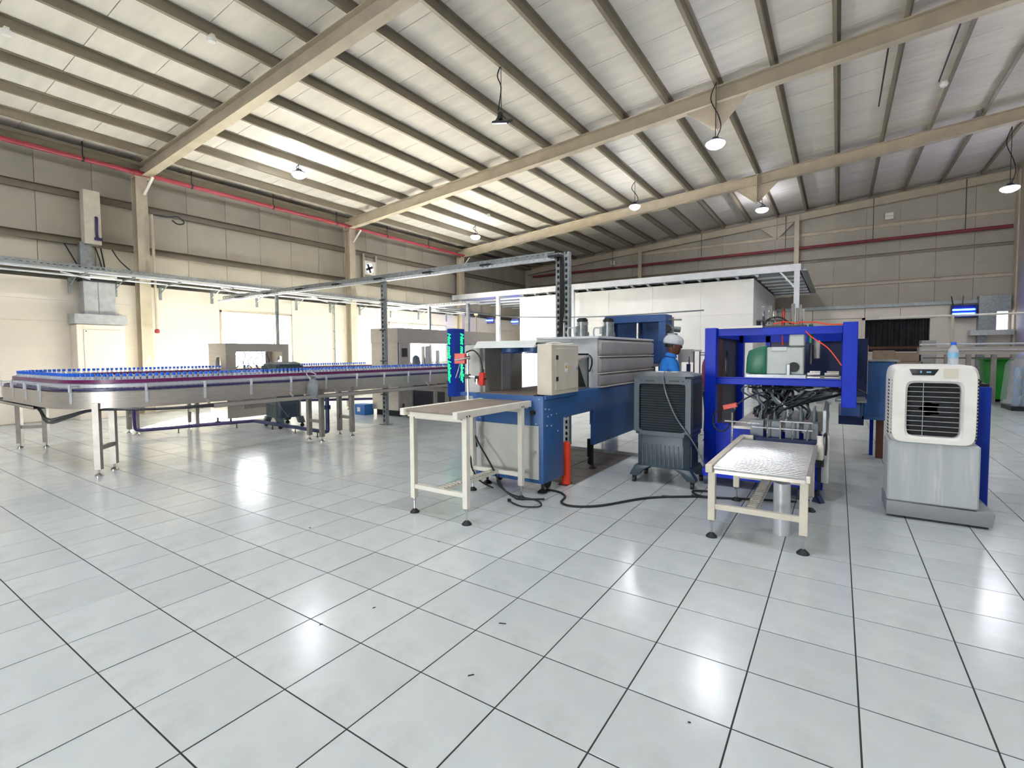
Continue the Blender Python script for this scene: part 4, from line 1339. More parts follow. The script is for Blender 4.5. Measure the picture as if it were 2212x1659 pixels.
# ================================================================== SHRINK TUNNEL
sm = thing('shrink_tunnel', 'blue and grey shrink wrapping tunnel with two motors on its white oven', 'machine', (-2.87, 5.6, 0))
X0, X1 = -3.30, -2.42
g = G(); g.prism([(4.2, 0.12), (4.64, 0.12), (4.64, 0.74), (7.7, 0.74), (7.7, 1.0), (4.2, 1.0)], 'x', X0, X1, 0.006); obj('body', g, MT['blue'], sm)
g = G(); g.box(X1 - 0.05, X1, 5.42, 7.7, 0.32, 0.75, 0.005); obj('side_skirt', g, MT['blue'], sm)
g = G(); g.box(X0 + 0.1, X1 - 0.1, 7.0, 7.6, 0.32, 0.74); obj('rear_pedestal', g, MT['blue'], sm)
g = G(); g.box(X0 + 0.05, X1 - 0.045, 4.185, 4.2, 0.16, 0.70, 0.004); dr = obj('door', g, MT['grey'], sm)
g = G(); g.cyl((-2.5, 4.17, 0.44), (-2.5, 4.188, 0.44), 0.016, 10); g.beam((-2.5, 4.175, 0.44), (-2.55, 4.172, 0.40), 0.008, 0.008); obj('lock', g, MT['chrome'], dr)
g = G(); g.cyl((-2.53, 4.16, 0.835), (-2.53, 4.2, 0.835), 0.024, 14); obj('knob', g, MT['black'], sm)
g = G()
for y, z in ((4.25, 0.97), (4.32, 0.97), (4.24, 0.87), (4.31, 0.86), (4.29, 0.79), (4.36, 0.80), (4.27, 0.70), (4.36, 0.69), (4.47, 0.80), (4.5, 0.62)): g.cyl((X1 - 0.004, y, z), (X1 + 0.008, y, z), 0.008, 6)
for x, z in ((-2.5, 0.72), (-2.46, 0.97), (-3.2, 0.74)): g.cyl((x, 4.19, z), (x, 4.204, z), 0.007, 6)
obj('bolts', g, MT['silver'], sm)['kind'] = 'stuff'
for k in range(13):
    g = G(); y = 4.215 + k * 0.107; g.box(X0 + 0.09, X1 - 0.12, y, y + 0.1, 1.0, 1.008); obj('belt_slat', g, MT['belt'], sm)
g = G(); g.box(X0 - 0.19, X0 + 0.02, 4.3, 4.95, 0.9, 1.52, 0.01); obj('side_housing', g, MT['grey'], sm)
g = G(); g.box(X0 + 0.02, X0 + 0.05, 4.36, 5.12, 1.0, 1.5); obj('inner_wall', g, MT['ovenside'], sm)
g = G(); g.box(X0 + 0.05, X0 + 0.056, 4.68, 4.86, 1.0, 1.46); obj('pale_strip', g, MT['silver'], sm)
g = G(); g.box(X0 - 0.19, X1 + 0.02, 4.22, 4.9, 0.965, 1.0); obj('deck_edge', g, MT['blue'], sm)
g = G(); g.prism([(4.25, 1.485), (4.33, 1.56), (5.1, 1.58), (5.1, 1.55), (4.34, 1.52), (4.30, 1.485)], 'x', X0 - 0.03, -2.56, 0.004); g.box(X0 - 0.03, -2.56, 4.3, 5.1, 1.515, 1.535); obj('hood', g, MT['greylid'], sm)
for x in (-3.06, -2.76):
    g = G(); g.cyl((x, 4.62, 1.44), (x, 4.62, 1.51), 0.13, 20); g.cyl((x, 4.62, 1.43), (x, 4.62, 1.44), 0.05, 12); f = obj('fan', g, MT['blue'], sm)
    g = G()
    for k in range(6):
        a = k * PI / 3
        g.beam((x + 0.03 * math.cos(a), 4.62 + 0.03 * math.sin(a), 1.436), (x + 0.12 * math.cos(a), 4.62 + 0.12 * math.sin(a), 1.432), 0.05, 0.008)
    obj('blades', g, MT['slab'], f)
eb = G(); eb.box(-2.56, -2.39, 4.32, 4.93, 1.0, 1.515, 0.006); eb = obj('electric_cabinet', eb, MT['cream'], sm)
g = G(); g.box(-2.39, -2.383, 4.39, 4.90, 1.045, 1.475, 0.003); obj('cabinet_door', g, MT['cream'], eb)
g = G()
for z in (1.14, 1.36): g.box(-2.386, -2.376, 4.40, 4.44, z, z + 0.045)
obj('hinge', g, MT['black'], eb)
g = G(); g.cyl((-2.384, 4.87, 1.265), (-2.365, 4.87, 1.265), 0.014, 10); g.beam((-2.37, 4.87, 1.275), (-2.37, 4.85, 1.245), 0.01, 0.01); obj('lock', g, MT['chrome'], eb)
g = G(); g.box(-2.383, -2.381, 4.585, 4.65, 1.23, 1.32); obj('sticker', g, MT['paper'], eb)
g = G(); g.prism([(4.597, 1.268), (4.638, 1.268), (4.6175, 1.312)], 'x', -2.381, -2.380); g.box(-2.383, -2.3805, 4.66, 4.72, 1.275, 1.285); obj('warning_sign', g, MT['yellow'], eb)
g = G(); g.beam((-2.3797, 4.618, 1.301), (-2.3797, 4.614, 1.288), 0.001, 0.004, (1, 0, 0)); g.beam((-2.3797, 4.614, 1.289), (-2.3797, 4.621, 1.288), 0.001, 0.003, (1, 0, 0)); g.beam((-2.3797, 4.621, 1.289), (-2.3797, 4.616, 1.273), 0.001, 0.004, (1, 0, 0)); obj('warning_bolt', g, MT['black'], eb)
g = G(); g.tube([(-2.52, 4.45, 1.525), (-2.5, 4.6, 1.54), (-2.48, 4.75, 1.525), (-2.44, 4.9, 1.53)], 0.008, 6); g.box(-2.54, -2.44, 4.42, 4.8, 1.515, 1.522); obj('loose_sheet', g, MT['paper'], eb)
# oven
g = G(); g.box(X0 + 0.06, X0 + 0.12, 5.55, 7.6, 1.0, 1.6); g.box(X0 + 0.06, X1 - 0.02, 7.56, 7.6, 1.0, 1.6)
g.box(X0 + 0.06, X1 - 0.02, 5.55, 5.58, 1.42, 1.6); g.box(X0 + 0.06, X0 + 0.2, 5.55, 5.58, 1.0, 1.42); g.box(X1 - 0.13, X1 - 0.02, 5.55, 5.58, 1.0, 1.42)
obj('oven_shell', g, MT['oven'], sm)
g = G(); g.box(X0 + 0.03, X1 + 0.02, 5.5, 7.62, 1.6, 1.63, 0.004); obj('oven_roof', g, MT['oven'], sm)
g = G(); g.box(X0 + 0.15, X1 - 0.1, 5.68, 5.7, 1.0, 1.45); obj('heat_curtain', g, MT['dark'], sm)
g = G(); g.prism([(5.3, 1.36), (5.56, 1.4), (5.56, 1.0)], 'x', X1 - 0.17, X1 - 0.15); g.prism([(5.3, 1.36), (5.56, 1.4), (5.56, 1.38), (5.3, 1.34)], 'x', X0 + 0.2, X1 - 0.12); obj('entry_flap', g, MT['ovenside'], sm)
g = G(); g.tube([(X1 - 0.1, 5.5, 1.4), (X1 - 0.06, 5.48, 1.36), (X1 - 0.06, 5.48, 1.28), (X1 - 0.1, 5.5, 1.2)], 0.01, 6); obj('flap_cable', g, MT['hose'], sm)
for z0, z1 in ((1.02, 1.165), (1.185, 1.37), (1.39, 1.59)):
    g = G(); g.prism([(X1 - 0.03, z0), (X1 - 0.03, z1), (X1 + 0.0, z1), (X1 + 0.03, z1 - 0.03), (X1 + 0.03, z0 + 0.03), (X1 + 0.0, z0)], 'y', 5.56, 7.58, 0.003); obj('side_panel', g, MT['ovenside'], sm)
g = G()
for z in (1.005, 1.17, 1.375): g.box(X1 - 0.03, X1 + 0.035, 5.56, 7.58, z, z + 0.012)
obj('panel_trim', g, MT['whitepaint'], sm)
for x, y in ((-3.02, 6.35), (-2.74, 6.62)):
    g = G(); g.cyl((x, y, 1.63), (x, y, 1.65), 0.11, 16); g.cyl((x, y, 1.65), (x, y, 1.82), 0.072, 20)
    for k in range(14):
        a = 2 * PI * k / 14
        g.beam((x + 0.076 * math.cos(a), y + 0.076 * math.sin(a), 1.67), (x + 0.076 * math.cos(a), y + 0.076 * math.sin(a), 1.81), 0.014, 0.008, (math.cos(a), math.sin(a), 0))
    for k in range(4):
        a = PI / 4 + k * PI / 2; g.cyl((x + 0.09 * math.cos(a), y + 0.09 * math.sin(a), 1.65), (x + 0.09 * math.cos(a), y + 0.09 * math.sin(a), 1.72), 0.012, 6)
    g.cyl((x, y, 1.82), (x, y, 1.86), 0.085, 20)
    mo = obj('motor', g, MT['galv'], sm)
    g = G(); g.cyl((x, y, 1.86), (x, y, 1.9), 0.078, 20); g.cyl((x, y, 1.9), (x, y, 1.915), 0.06, 20); obj('fan_cover', g, MT['black'], mo)
    g = G(); g.box(x - 0.12, x - 0.07, y - 0.05, y + 0.03, 1.7, 1.8, 0.005); obj('terminal_box', g, MT['galvlight'], mo)
    g = G(); g.tube([(x - 0.11, y - 0.03, 1.78), (x - 0.19, y - 0.05, 1.78), (x - 0.2, y - 0.05, 1.68), (x - 0.15, y - 0.05, 1.635)], 0.011, 6); obj('motor_cable', g, MT['clearhose'], mo)
for x in (X0 + 0.1, X1 - 0.08):
    for y, z in ((4.32, 0.13), (5.55, 0.33), (7.5, 0.33)):
        g = G(); g.cyl((x, y, 0.02), (x, y, z), 0.014, 8); pad(g, x, y, 0.05); obj('foot', g, MT['black'], sm)
for x, y in ((X0 + 0.14, 4.5), (X1 - 0.12, 4.5), (X0 + 0.2, 5.7), (X1 - 0.2, 5.75)):
    g = G(); caster(g, x, y, 0.055); g.box(x - 0.03, x + 0.03, y - 0.03, y + 0.03, 0.1, 0.33 if y > 5 else 0.13); obj('caster', g, MT['black'], sm)
t = thing('red_tube', 'upright orange red tube standing against the back of the blue machine leg', 'tube', (-2.44, 4.72, 0))
g = G(); g.lathe([(0, 0.0), (0.045, 0.0), (0.05, 0.02), (0.05, 0.43), (0.04, 0.46), (0.02, 0.47), (0, 0.47)], (-2.44, 4.73, 0.0), 16); obj('tube', g, MT['orangetube'], t)
g = G(); g.box(-2.5, -2.4, 4.66, 4.8, 0, 0.012); obj('base', g, MT['rust'], t)
t = thing('dark_floor_squares', 'dark brown grid of thin squares on the floor beneath the blue shrink tunnel', 'mat', (-2.9, 5.6, 0))  # thin dark brown squares just above the floor tiles
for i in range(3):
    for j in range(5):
        g = G(); g.box(-3.58 + i * 0.4076 + 0.003, -3.58 + (i + 1) * 0.4076 - 0.003, 4.756 + j * 0.35 + 0.003, 4.756 + (j + 1) * 0.35 - 0.003, 0.001, 0.005); obj('floor_square', g, MT['mat'], t)
t = thing('floor_angle', 'pale steel angle lying on the floor under the blue machine', 'angle iron', (-2.85, 6.55, 0))
g = G(); g.box(-3.6, -1.75, 6.52, 6.56, 0.0, 0.006); g.box(-3.6, -1.75, 6.554, 6.56, 0.0, 0.04); obj('angle', g, MT['galv'], t)

# sensors on their stand
t = thing('sensor_stand', 'slim steel stand clamped to the roller table with a clamp arm', 'stand', (-3.24, 4.1, 0.95))
g = G(); g.cyl((-3.22, 4.02, 0.9), (-3.22, 4.02, 1.43), 0.011, 10); g.box(-3.25, -3.19, 3.99, 4.05, 0.9, 0.93); obj('pole', g, MT['chrome'], t)
g = G(); g.cyl((-3.22, 4.02, 1.19), (-3.03, 3.98, 1.18), 0.011, 8); g.cb((-3.22, 4.02, 1.19), (0.04, 0.04, 0.05)); obj('arm', g, MT['chrome'], t)
g = G(); g.cyl((-3.32, 3.93, 1.36), (-3.17, 4.0, 1.385), 0.010, 8); g.cb((-3.22, 4.02, 1.385), (0.035, 0.035, 0.04)); obj('arm', g, MT['chrome'], t)
t = thing('photo_sensor', 'orange red sensor box on the stand in front of the lit blue pillar', 'sensor', (-3.32, 4.0, 1.36))
g = G(); g.cb((-3.315, 4.02, 1.375), (0.12, 0.07, 0.11), Matrix.Rotation(0.35, 4, 'Z'), 0.006); b_ = obj('casing', g, MT['sensor'], t)
g = G(); g.cb((-3.36, 3.965, 1.4), (0.012, 0.006, 0.04), Matrix.Rotation(0.35, 4, 'Z')); obj('window', g, MT['black'], b_)
for k in range(2):
    g = G(); g.tube([(-3.33 + 0.04 * k, 4.02, 1.32), (-3.34 + 0.04 * k, 4.01, 1.26), (-3.37 + 0.05 * k, 4.0, 1.17)], 0.004, 5); obj('wire', g, MT['clearhose'], t)
g = G(); g.tube([(-3.25, 4.03, 1.44), (-3.15, 4.03, 1.46), (-3.04, 4.0, 1.38), (-2.995, 3.98, 1.25)], 0.008, 6); obj('cable', g, MT['black'], t)
t = thing('photo_sensor', 'dark red sensor with a steel lens on the arm end beside the grey housing', 'sensor', (-3.0, 3.98, 1.17))
g = G(); g.cb((-3.0, 3.975, 1.17), (0.055, 0.05, 0.13), Matrix.Rotation(0.06, 4, 'Y'), 0.004); b_ = obj('casing', g, MT['sensor'], t)
g = G(); g.cyl((-3.04, 3.94, 1.12), (-3.04, 3.94, 1.17), 0.014, 10); obj('lens_tube', g, MT['chrome'], b_)
g = G(); g.cyl((-2.995, 3.98, 1.235), (-2.995, 3.98, 1.27), 0.012, 8); g.box(-3.085, -3.03, 3.96, 3.99, 1.14, 1.2); g.cyl((-2.97, 3.97, 1.17), (-2.945, 3.965, 1.175), 0.008, 6); obj('cable_gland', g, MT['black'], b_)

# ================================================================== BLUE GATE FRAME BEHIND THE OVEN
t = thing('sealing_frame', 'mid blue sealing frame standing behind the white oven', 'machine', (-2.87, 8.3, 0))
g = G(); g.box(-3.40, -3.28, 8.05, 8.4, 0, 1.93, 0.004); g.box(-2.46, -2.34, 8.05, 8.4, 0, 1.93, 0.004); g.box(-3.40, -2.34, 8.05, 8.4, 1.93, 2.05, 0.004); obj('frame', g, MT['gateblue'], t)
g = G(); g.box(-3.28, -2.46, 8.34, 8.37, 1.2, 1.93); obj('back_panel', g, MT['gateblue'], t)
g = G(); g.cyl((-2.86, 8.2, 1.0), (-2.86, 8.2, 1.93), 0.035, 12); obj('guide_post', g, MT['chrome'], t)
g = G(); g.tube([(-3.1, 8.2, 1.55), (-3.0, 8.18, 1.63), (-2.9, 8.18, 1.62), (-2.8, 8.2, 1.5)], 0.012, 6); obj('cable', g, MT['hose'], t)
g = G(); g.box(-2.6, -2.42, 7.7, 8.05, 1.05, 1.09); g.box(-2.6, -2.42, 7.7, 8.05, 1.2, 1.24); g.box(-2.52, -2.49, 7.8, 8.0, 1.09, 1.2); obj('feed_guides', g, MT['steeldark'], t)
g = G(); g.cyl((-2.27, 8.2, 1.62), (-2.27, 8.2, 2.0), 0.018, 8); g.cyl((-2.34, 8.2, 1.965), (-2.13, 8.2, 1.955), 0.012, 8); obj('side_bar', g, MT['steeldark'], t)
g = G(); g.cyl((-2.33, 8.1, 1.82), (-2.33, 8.22, 1.82), 0.06, 16); g.cyl((-2.33, 8.22, 1.82), (-2.18, 8.3, 1.80), 0.05, 12); g.box(-2.34, -2.22, 8.12, 8.3, 1.6, 1.74); mo = obj('motor', g, MT['galv'], t)
g = G(); g.cyl((-2.33, 8.06, 1.82), (-2.33, 8.11, 1.82), 0.062, 16); obj('fan_cover', g, MT['black'], mo)
t = thing('bottle_stand', 'small steel machine of posts and grey plates behind the blue shirted man', 'machine', (-2.05, 9.0, 0))
g = G(); g.box(-2.35, -1.7, 8.85, 9.3, 0.0, 1.05, 0.004); obj('body', g, MT['steeldark'], t)
g = G(); g.box(-2.40, -2.14, 9.0, 9.1, 1.25, 1.48); g.box(-2.40, -2.36, 9.0, 9.1, 1.05, 1.25); obj('cover', g, MT['grey'], t)
for x, h in ((-2.2, 1.35), (-2.12, 1.46), (-2.02, 1.46), (-1.93, 1.4), (-1.84, 1.4)):
    g = G(); g.cyl((x, 9.0, 1.05), (x, 9.0, h), 0.014, 8); obj('post', g, MT['chrome'], t)
g = G(); g.box(-2.13, -2.0, 8.97, 9.03, 1.44, 1.47); g.cyl((-2.02, 9.0, 1.42), (-1.75, 9.0, 1.41), 0.012, 6); g.cyl((-2.02, 9.0, 1.38), (-1.75, 9.0, 1.37), 0.012, 6); obj('cross_bars', g, MT['steeldark'], t)
g = G(); g.cyl((-2.2, 8.95, 1.05), (-2.2, 8.95, 1.22), 0.035, 10); obj('blue_cylinder', g, MT['navy'], t)

# ================================================================== ROYAL BLUE PACKING MACHINE
pk = thing('packing_machine', 'royal blue case packing machine with a green and grey gripper head', 'machine', (-0.6, 6.9, 0))
g = G(); g.box(-1.325, -1.20, 6.15, 6.30, 0.03, 1.71, 0.004); obj('post', g, MT['royal'], pk)
g = G(); g.box(0.035, 0.165, 6.15, 6.30, 0.84, 1.73, 0.004); obj('post', g, MT['royal'], pk)
g = G(); g.box(-1.20, 0.035, 6.24, 6.34, 1.615, 1.70, 0.004); obj('top_beam', g, MT['royal'], pk)
g = G(); g.box(-1.20, 0.04, 6.18, 6.26, 1.05, 1.125, 0.004); g.box(-1.2, 0.04, 6.17, 6.2, 1.125, 1.135); obj('middle_beam', g, MT['royal'], pk)
g = G(); g.box(-1.14, -0.72, 6.2, 6.36, 1.70, 1.725); obj('top_plate', g, MT['whitepaint'], pk)
g = G(); g.holeplate('x', (6.3, 7.9, 0.03, 1.70), superhole(7.0, 1.25, 0.09, 0.2, 2.6), -1.26, -1.23); obj('side_panel', g, MT['blackbox'], pk)
g = G(); g.box(-1.23, -1.222, 6.33, 6.7, 0.4, 1.62); obj('inner_plate', g, MT['rust'], pk)
for bx in ((-1.28, -1.15, 7.8, 7.95, 0.03, 1.7), (0.035, 0.16, 7.8, 7.95, 0.84, 1.7), (-0.86, -0.80, 7.8, 7.86, 1.1, 1.65)):
    g = G(); g.box(*bx); obj('rear_post', g, MT['royal'], pk)
g = G(); g.box(-1.2, 0.05, 7.8, 7.9, 1.56, 1.7); g.box(-1.26, -1.2, 6.3, 7.9, 1.6, 1.7); g.box(0.06, 0.14, 6.3, 7.9, 1.6, 1.7); obj('rear_beam', g, MT['royal'], pk)
g = G(); g.box(-0.8, 0.04, 7.84, 7.87, 1.1, 1.6); obj('rear_panel', g, MT['navy'], pk)
g = G(); g.box(0.05, 0.08, 6.3, 7.8, 1.1, 1.6); obj('inner_panel', g, MT['navy'], pk)
g = G(); g.prism([(-0.9, 1.18), (-0.68, 1.17), (-0.68, 1.5), (-0.75, 1.49), (-0.87, 1.44), (-0.89, 1.36)], 'y', 6.3, 6.55, 0.012); gr = obj('green_cover', g, MT['grip'], pk)
g = G(); g.box(-0.68, -0.315, 6.28, 6.55, 1.17, 1.48, 0.012); gh = obj('gripper_head', g, MT['gripper'], pk)
g = G(); g.box(-0.46, -0.31, 6.26, 6.5, 1.485, 1.70, 0.012); obj('upper_box', g, MT['gripper'], gh)
g = G(); g.cyl((-0.41, 6.24, 1.255), (-0.41, 6.29, 1.255), 0.055, 20); obj('hand_wheel', g, MT['black'], gh)
g = G(); g.box(-0.48, -0.44, 6.22, 6.28, 1.16, 1.29, 0.006); obj('handle', g, MT['galv'], gh)
g = G(); g.box(-0.63, -0.48, 6.268, 6.28, 1.435, 1.48, 0.003); obj('name_plate', g, MT['greylid'], gh)
g = G(); g.box(-0.88, -0.29, 6.2, 6.6, 1.135, 1.17); obj('gripper_bed', g, MT['clearhose'], pk)
for x, h in ((-0.73, 1.945), (-0.66, 1.955), (-0.615, 1.89), (-0.43, 1.96), (-0.39, 1.91), (-0.36, 1.945), (-0.335, 1.90)):
    g = G(); g.cyl((x, 6.35 + random.uniform(-.05, .12), 1.70), (x, 6.35 + random.uniform(-.02, .02), h), 0.0155 if x not in (-0.66, -0.43) else 0.019, 10); obj('rod', g, MT['rollersteel'], pk)
g = G(); g.cyl((-0.53, 6.4, 1.70), (-0.53, 6.4, 1.935), 0.016, 10); obj('rod', g, MT['rust'], pk)
g = G(); g.box(-0.80, -0.52, 6.32, 6.5, 1.78, 1.795); g.cyl((-0.78, 6.36, 1.71), (-0.78, 6.36, 1.79), 0.025, 10); g.box(-0.72, -0.3, 6.25, 6.45, 1.70, 1.72); obj('valve_plate', g, MT['blackbox'], pk)
for pts in ([(-0.52, 6.3, 1.88), (-0.52, 6.3, 1.78), (-0.53, 6.3, 1.65), (-0.53, 6.36, 1.5)], [(-0.62, 6.28, 1.74), (-0.5, 6.28, 1.76), (-0.4, 6.28, 1.74), (-0.34, 6.3, 1.76)], [(-0.34, 6.28, 1.75), (-0.2, 6.24, 1.74), (-0.1, 6.22, 1.715), (0.04, 6.24, 1.71)], [(-0.31, 6.25, 1.66), (-0.24, 6.22, 1.58), (-0.1, 6.2, 1.47), (-0.02, 6.2, 1.36), (0.03, 6.2, 1.28)]):
    g = G(); g.tube(pts, 0.0065, 6); obj('air_hose', g, MT['orange'], pk)
g = G(); g.tube([(-0.7, 6.3, 1.75), (-0.66, 6.26, 1.8), (-0.55, 6.26, 1.81), (-0.45, 6.3, 1.74)], 0.009, 6); obj('air_hose', g, MT['hose'], pk)
g = G(); g.lathe([(0, -0.11), (0.02, -0.1), (0.03, 0), (0.02, 0.1), (0, 0.11)], (-0.255, 6.3, 1.62), 10); obj('green_chain', g, MT['grip'], pk)
g = G(); g.lathe([(0, -0.12), (0.022, -0.11), (0.024, 0), (0.018, 0.1), (0, 0.11)], (-0.25, 6.36, 1.40), 10); obj('cylinder', g, MT['blackbox'], pk)
g = G(); g.cyl((-0.2, 6.5, 1.35), (-0.2, 6.5, 1.55), 0.03, 10); obj('cylinder', g, MT['whitepaint'], pk)
g = G()
for x0, x1 in ((-0.28, -0.16), (-0.12, 0.01)):
    g.box(x0, x1, 6.25, 6.45, 1.14, 1.155); g.cyl((x0, 6.3, 1.18), (x1, 6.3, 1.185), 0.016, 8); g.cyl((x0 + 0.02, 6.4, 1.2), (x1, 6.4, 1.2), 0.012, 8)
obj('valve_bank', g, MT['chrome'], pk)
# rows of hoses hanging to the gripping tulips
rnd = random.Random(3)
for k in range(40):
    x = -0.88 + 0.82 * k / 39
    x2 = -0.78 + 0.55 * rnd.random()
    y2 = 6.0 + 0.55 * rnd.random()
    zz = 0.70 + 0.12 * rnd.random()
    g = G(); g.tube([(x, 6.3 + 0.3 * rnd.random(), 1.05), (x + rnd.uniform(-.12, .12), 6.15 + 0.3 * rnd.random(), 0.97), (x * 0.5 + x2 * 0.5, y2 + 0.1, 0.87), (x2, y2, 0.78), (x2 - 0.02, y2 - 0.05, zz - 0.05)], rnd.choice((0.010, 0.013, 0.016)), 6)
    obj('hose', g, rnd.choice((MT['hose'], MT['greyhose'], MT['hose'], MT['clearhose'], MT['greyhose'])), pk)
for k in range(9):
    x = -0.85 + k * 0.1
    g = G(); g.tube([(x, 6.25, 1.02), (x + 0.1, 6.22, 0.99 + 0.03 * rnd.random()), (x + 0.2, 6.24, 1.03), (x + 0.3, 6.3, 0.98)], 0.011, 6); obj('hose', g, rnd.choice((MT['hose'], MT['clearhose'])), pk)
for k in range(5):
    x = -0.70 + k * 0.125
    for y in (6.1, 6.35):
        g = G(); g.lathe([(0.022, 0.0), (0.026, 0.0), (0.02, 0.09), (0.009, 0.12), (0.009, 0.17), (0, 0.17)], (x, y, 0.66), 10); obj('gripper_tulip', g, MT['greyhose'], pk)
# bed, side plates, guard bars
g = G(); g.box(-0.95, -0.08, 5.75, 7.7, 0.60, 0.63); obj('bed', g, MT['steeldark'], pk)
g = G(); g.box(-0.11, -0.085, 5.55, 7.6, 0.40, 0.86); obj('clear_side_plate', g, MT['galv'], pk)
g = G(); g.box(-1.2, -0.1, 6.16, 6.28, 0.08, 0.58, 0.004); g.box(-1.2, -0.1, 5.5, 6.2, 0.10, 0.18); obj('base', g, MT['royal'], pk)
g = G(); g.box(-0.8, -0.12, 5.5, 5.6, 0.36, 0.56); obj('front_sill', g, MT['navy'], pk)
for x in (-0.58, -0.465, -0.36, -0.235):
    g = G(); g.cyl((x, 5.52, 0.53), (x, 5.52, 0.735), 0.008, 8); obj('guard_post', g, MT['chrome'], pk)
for z, x0 in ((0.735, -0.47), (0.66, -0.72)):
    g = G(); g.cyl((x0, 5.52, z), (-0.19, 5.52, z), 0.007, 8); obj('guard_rail', g, MT['silver'], pk)
g = G()
for k in range(4): g.box(-0.75 + 0.16 * k, -0.63 + 0.16 * k, 5.62, 5.75, 0.56, 0.72)
obj('guide_blocks', g, MT['greyhose'], pk)
g = G(); g.lathe([(0, 0.0), (0.028, 0.0), (0.03, 0.05), (0.03, 0.14), (0.024, 0.15), (0.024, 0.2), (0.028, 0.22), (0, 0.22)], (-0.125, 5.36, 0.42), 16); obj('motor', g, MT['whitepaint'], pk)
g = G(); g.box(-0.15, -0.09, 5.32, 5.4, 0.36, 0.42); g.tube([(-0.1, 5.36, 0.63), (-0.08, 5.4, 0.66), (-0.075, 5.4, 0.55), (-0.08, 5.38, 0.46)], 0.01, 6); g.box(-0.14, -0.12, 5.34, 5.5, 0.08, 0.38); obj('motor_mount', g, MT['blackbox'], pk)
g = G(); g.box(-0.115, -0.055, 5.42, 5.75, 0.19, 0.62, 0.004); obj('cover_box', g, MT['oven'], pk)
g = G(); g.box(-0.20, -0.05, 6.6, 6.64, 0.83, 1.0); obj('side_plate', g, MT['gripper'], pk)
for x in (-1.26, -0.14):
    for y in (6.2, 7.8):
        g = G(); g.cyl((x, y, 0.0), (x, y, 0.1), 0.03, 10); obj('foot', g, MT['blackbox'], pk)
g = G(); g.beam((-0.16, 5.45, 0.1), (-0.1, 5.4, 0.0), 0.05, 0.03); g.box(-0.3, -0.12, 5.42, 5.5, 0.0, 0.1); obj('floor_bracket', g, MT['navy'], pk)
# sensor on the packer infeed
t = thing('sensor_stand', 'thin steel stand with cross bar at the back corner of the steel roller table', 'stand', (-0.86, 5.25, 0.5))
g = G(); g.cyl((-0.87, 5.28, 0.45), (-0.87, 5.28, 0.83), 0.01, 8); g.cyl((-0.94, 5.28, 0.735), (-0.62, 5.28, 0.73), 0.008, 8); g.beam((-0.87, 5.28, 0.83), (-0.85, 5.27, 0.87), 0.03, 0.02); obj('pole', g, MT['chrome'], t)
t = thing('photo_sensor', 'red sensor box with a looped black cable above the steel roller table', 'sensor', (-0.88, 5.25, 0.88))
g = G(); g.cb((-0.885, 5.25, 0.89), (0.13, 0.05, 0.045), Matrix.Rotation(math.radians(-16), 4, 'Y'), 0.004); obj('casing', g, MT['sensor'], t)
g = G(); g.tube([(-0.95, 5.25, 0.87), (-1.02, 5.27, 0.83), (-1.05, 5.28, 0.74), (-1.02, 5.28, 0.65), (-0.95, 5.28, 0.63), (-0.9, 5.3, 0.68), (-0.885, 5.3, 0.74)], 0.008, 6); obj('cable', g, MT['black'], t)
g = G(); g.tube([(-0.82, 5.25, 0.91), (-0.78, 5.4, 0.95), (-0.7, 5.7, 0.99), (-0.6, 6.0, 1.0)], 0.007, 6); obj('cable', g, MT['hose'], t)

# blue hopper unit to the right of the packer
t = thing('blue_case_unit', 'mid blue boxed case unit on a rusty leg behind the white air cooler', 'machine', (0.4, 8.1, 0))
g = G(); g.box(0.27, 0.62, 8.0, 8.5, 0.52, 1.29, 0.006); obj('casing', g, MT['blue'], t)
g = G(); g.box(0.24, 0.66, 7.98, 8.52, 1.29, 1.31); obj('top_lip', g, MT['galv'], t)
g = G(); g.box(0.30, 0.5, 7.985, 8.0, 0.58, 1.08, 0.004); obj('recessed_panel', g, MT['gateblue'], t)
g = G(); g.box(0.44, 0.52, 8.1, 8.2, 0.0, 0.52); obj('leg', g, MT['rust'], t)
g = G(); g.box(0.38, 0.42, 8.3, 8.4, 0.0, 0.52); obj('leg', g, MT['royal'], t)
t = thing('blue_bracket_unit', 'dark blue drive unit with grey plate between packer and blue case unit', 'machine', (0.13, 7.4, 0))
g = G(); g.box(0.06, 0.24, 6.9, 7.3, 0.66, 0.84, 0.004); g.box(0.165, 0.30, 7.4, 7.9, 0.84, 1.58, 0.004); obj('casing', g, MT['navy'], t)
g = G(); g.box(0.04, 0.22, 6.86, 6.9, 0.68, 0.82); obj('front_plate', g, MT['gateblue'], t)
g = G(); g.box(-0.02, 0.28, 6.84, 7.4, 0.84, 0.87); g.cyl((0.0, 6.84, 0.86), (0.26, 6.84, 0.88), 0.014, 8); obj('top_plate', g, MT['galv'], t)
g = G(); g.box(0.02, 0.3, 8.0, 9.8, 0.44, 0.56); obj('lower_beam', g, MT['navy'], t)
g = G(); g.box(0.295, 0.305, 7.42, 7.9, 0.9, 1.5); obj('pale_edge', g, MT['whitepaint'], t)

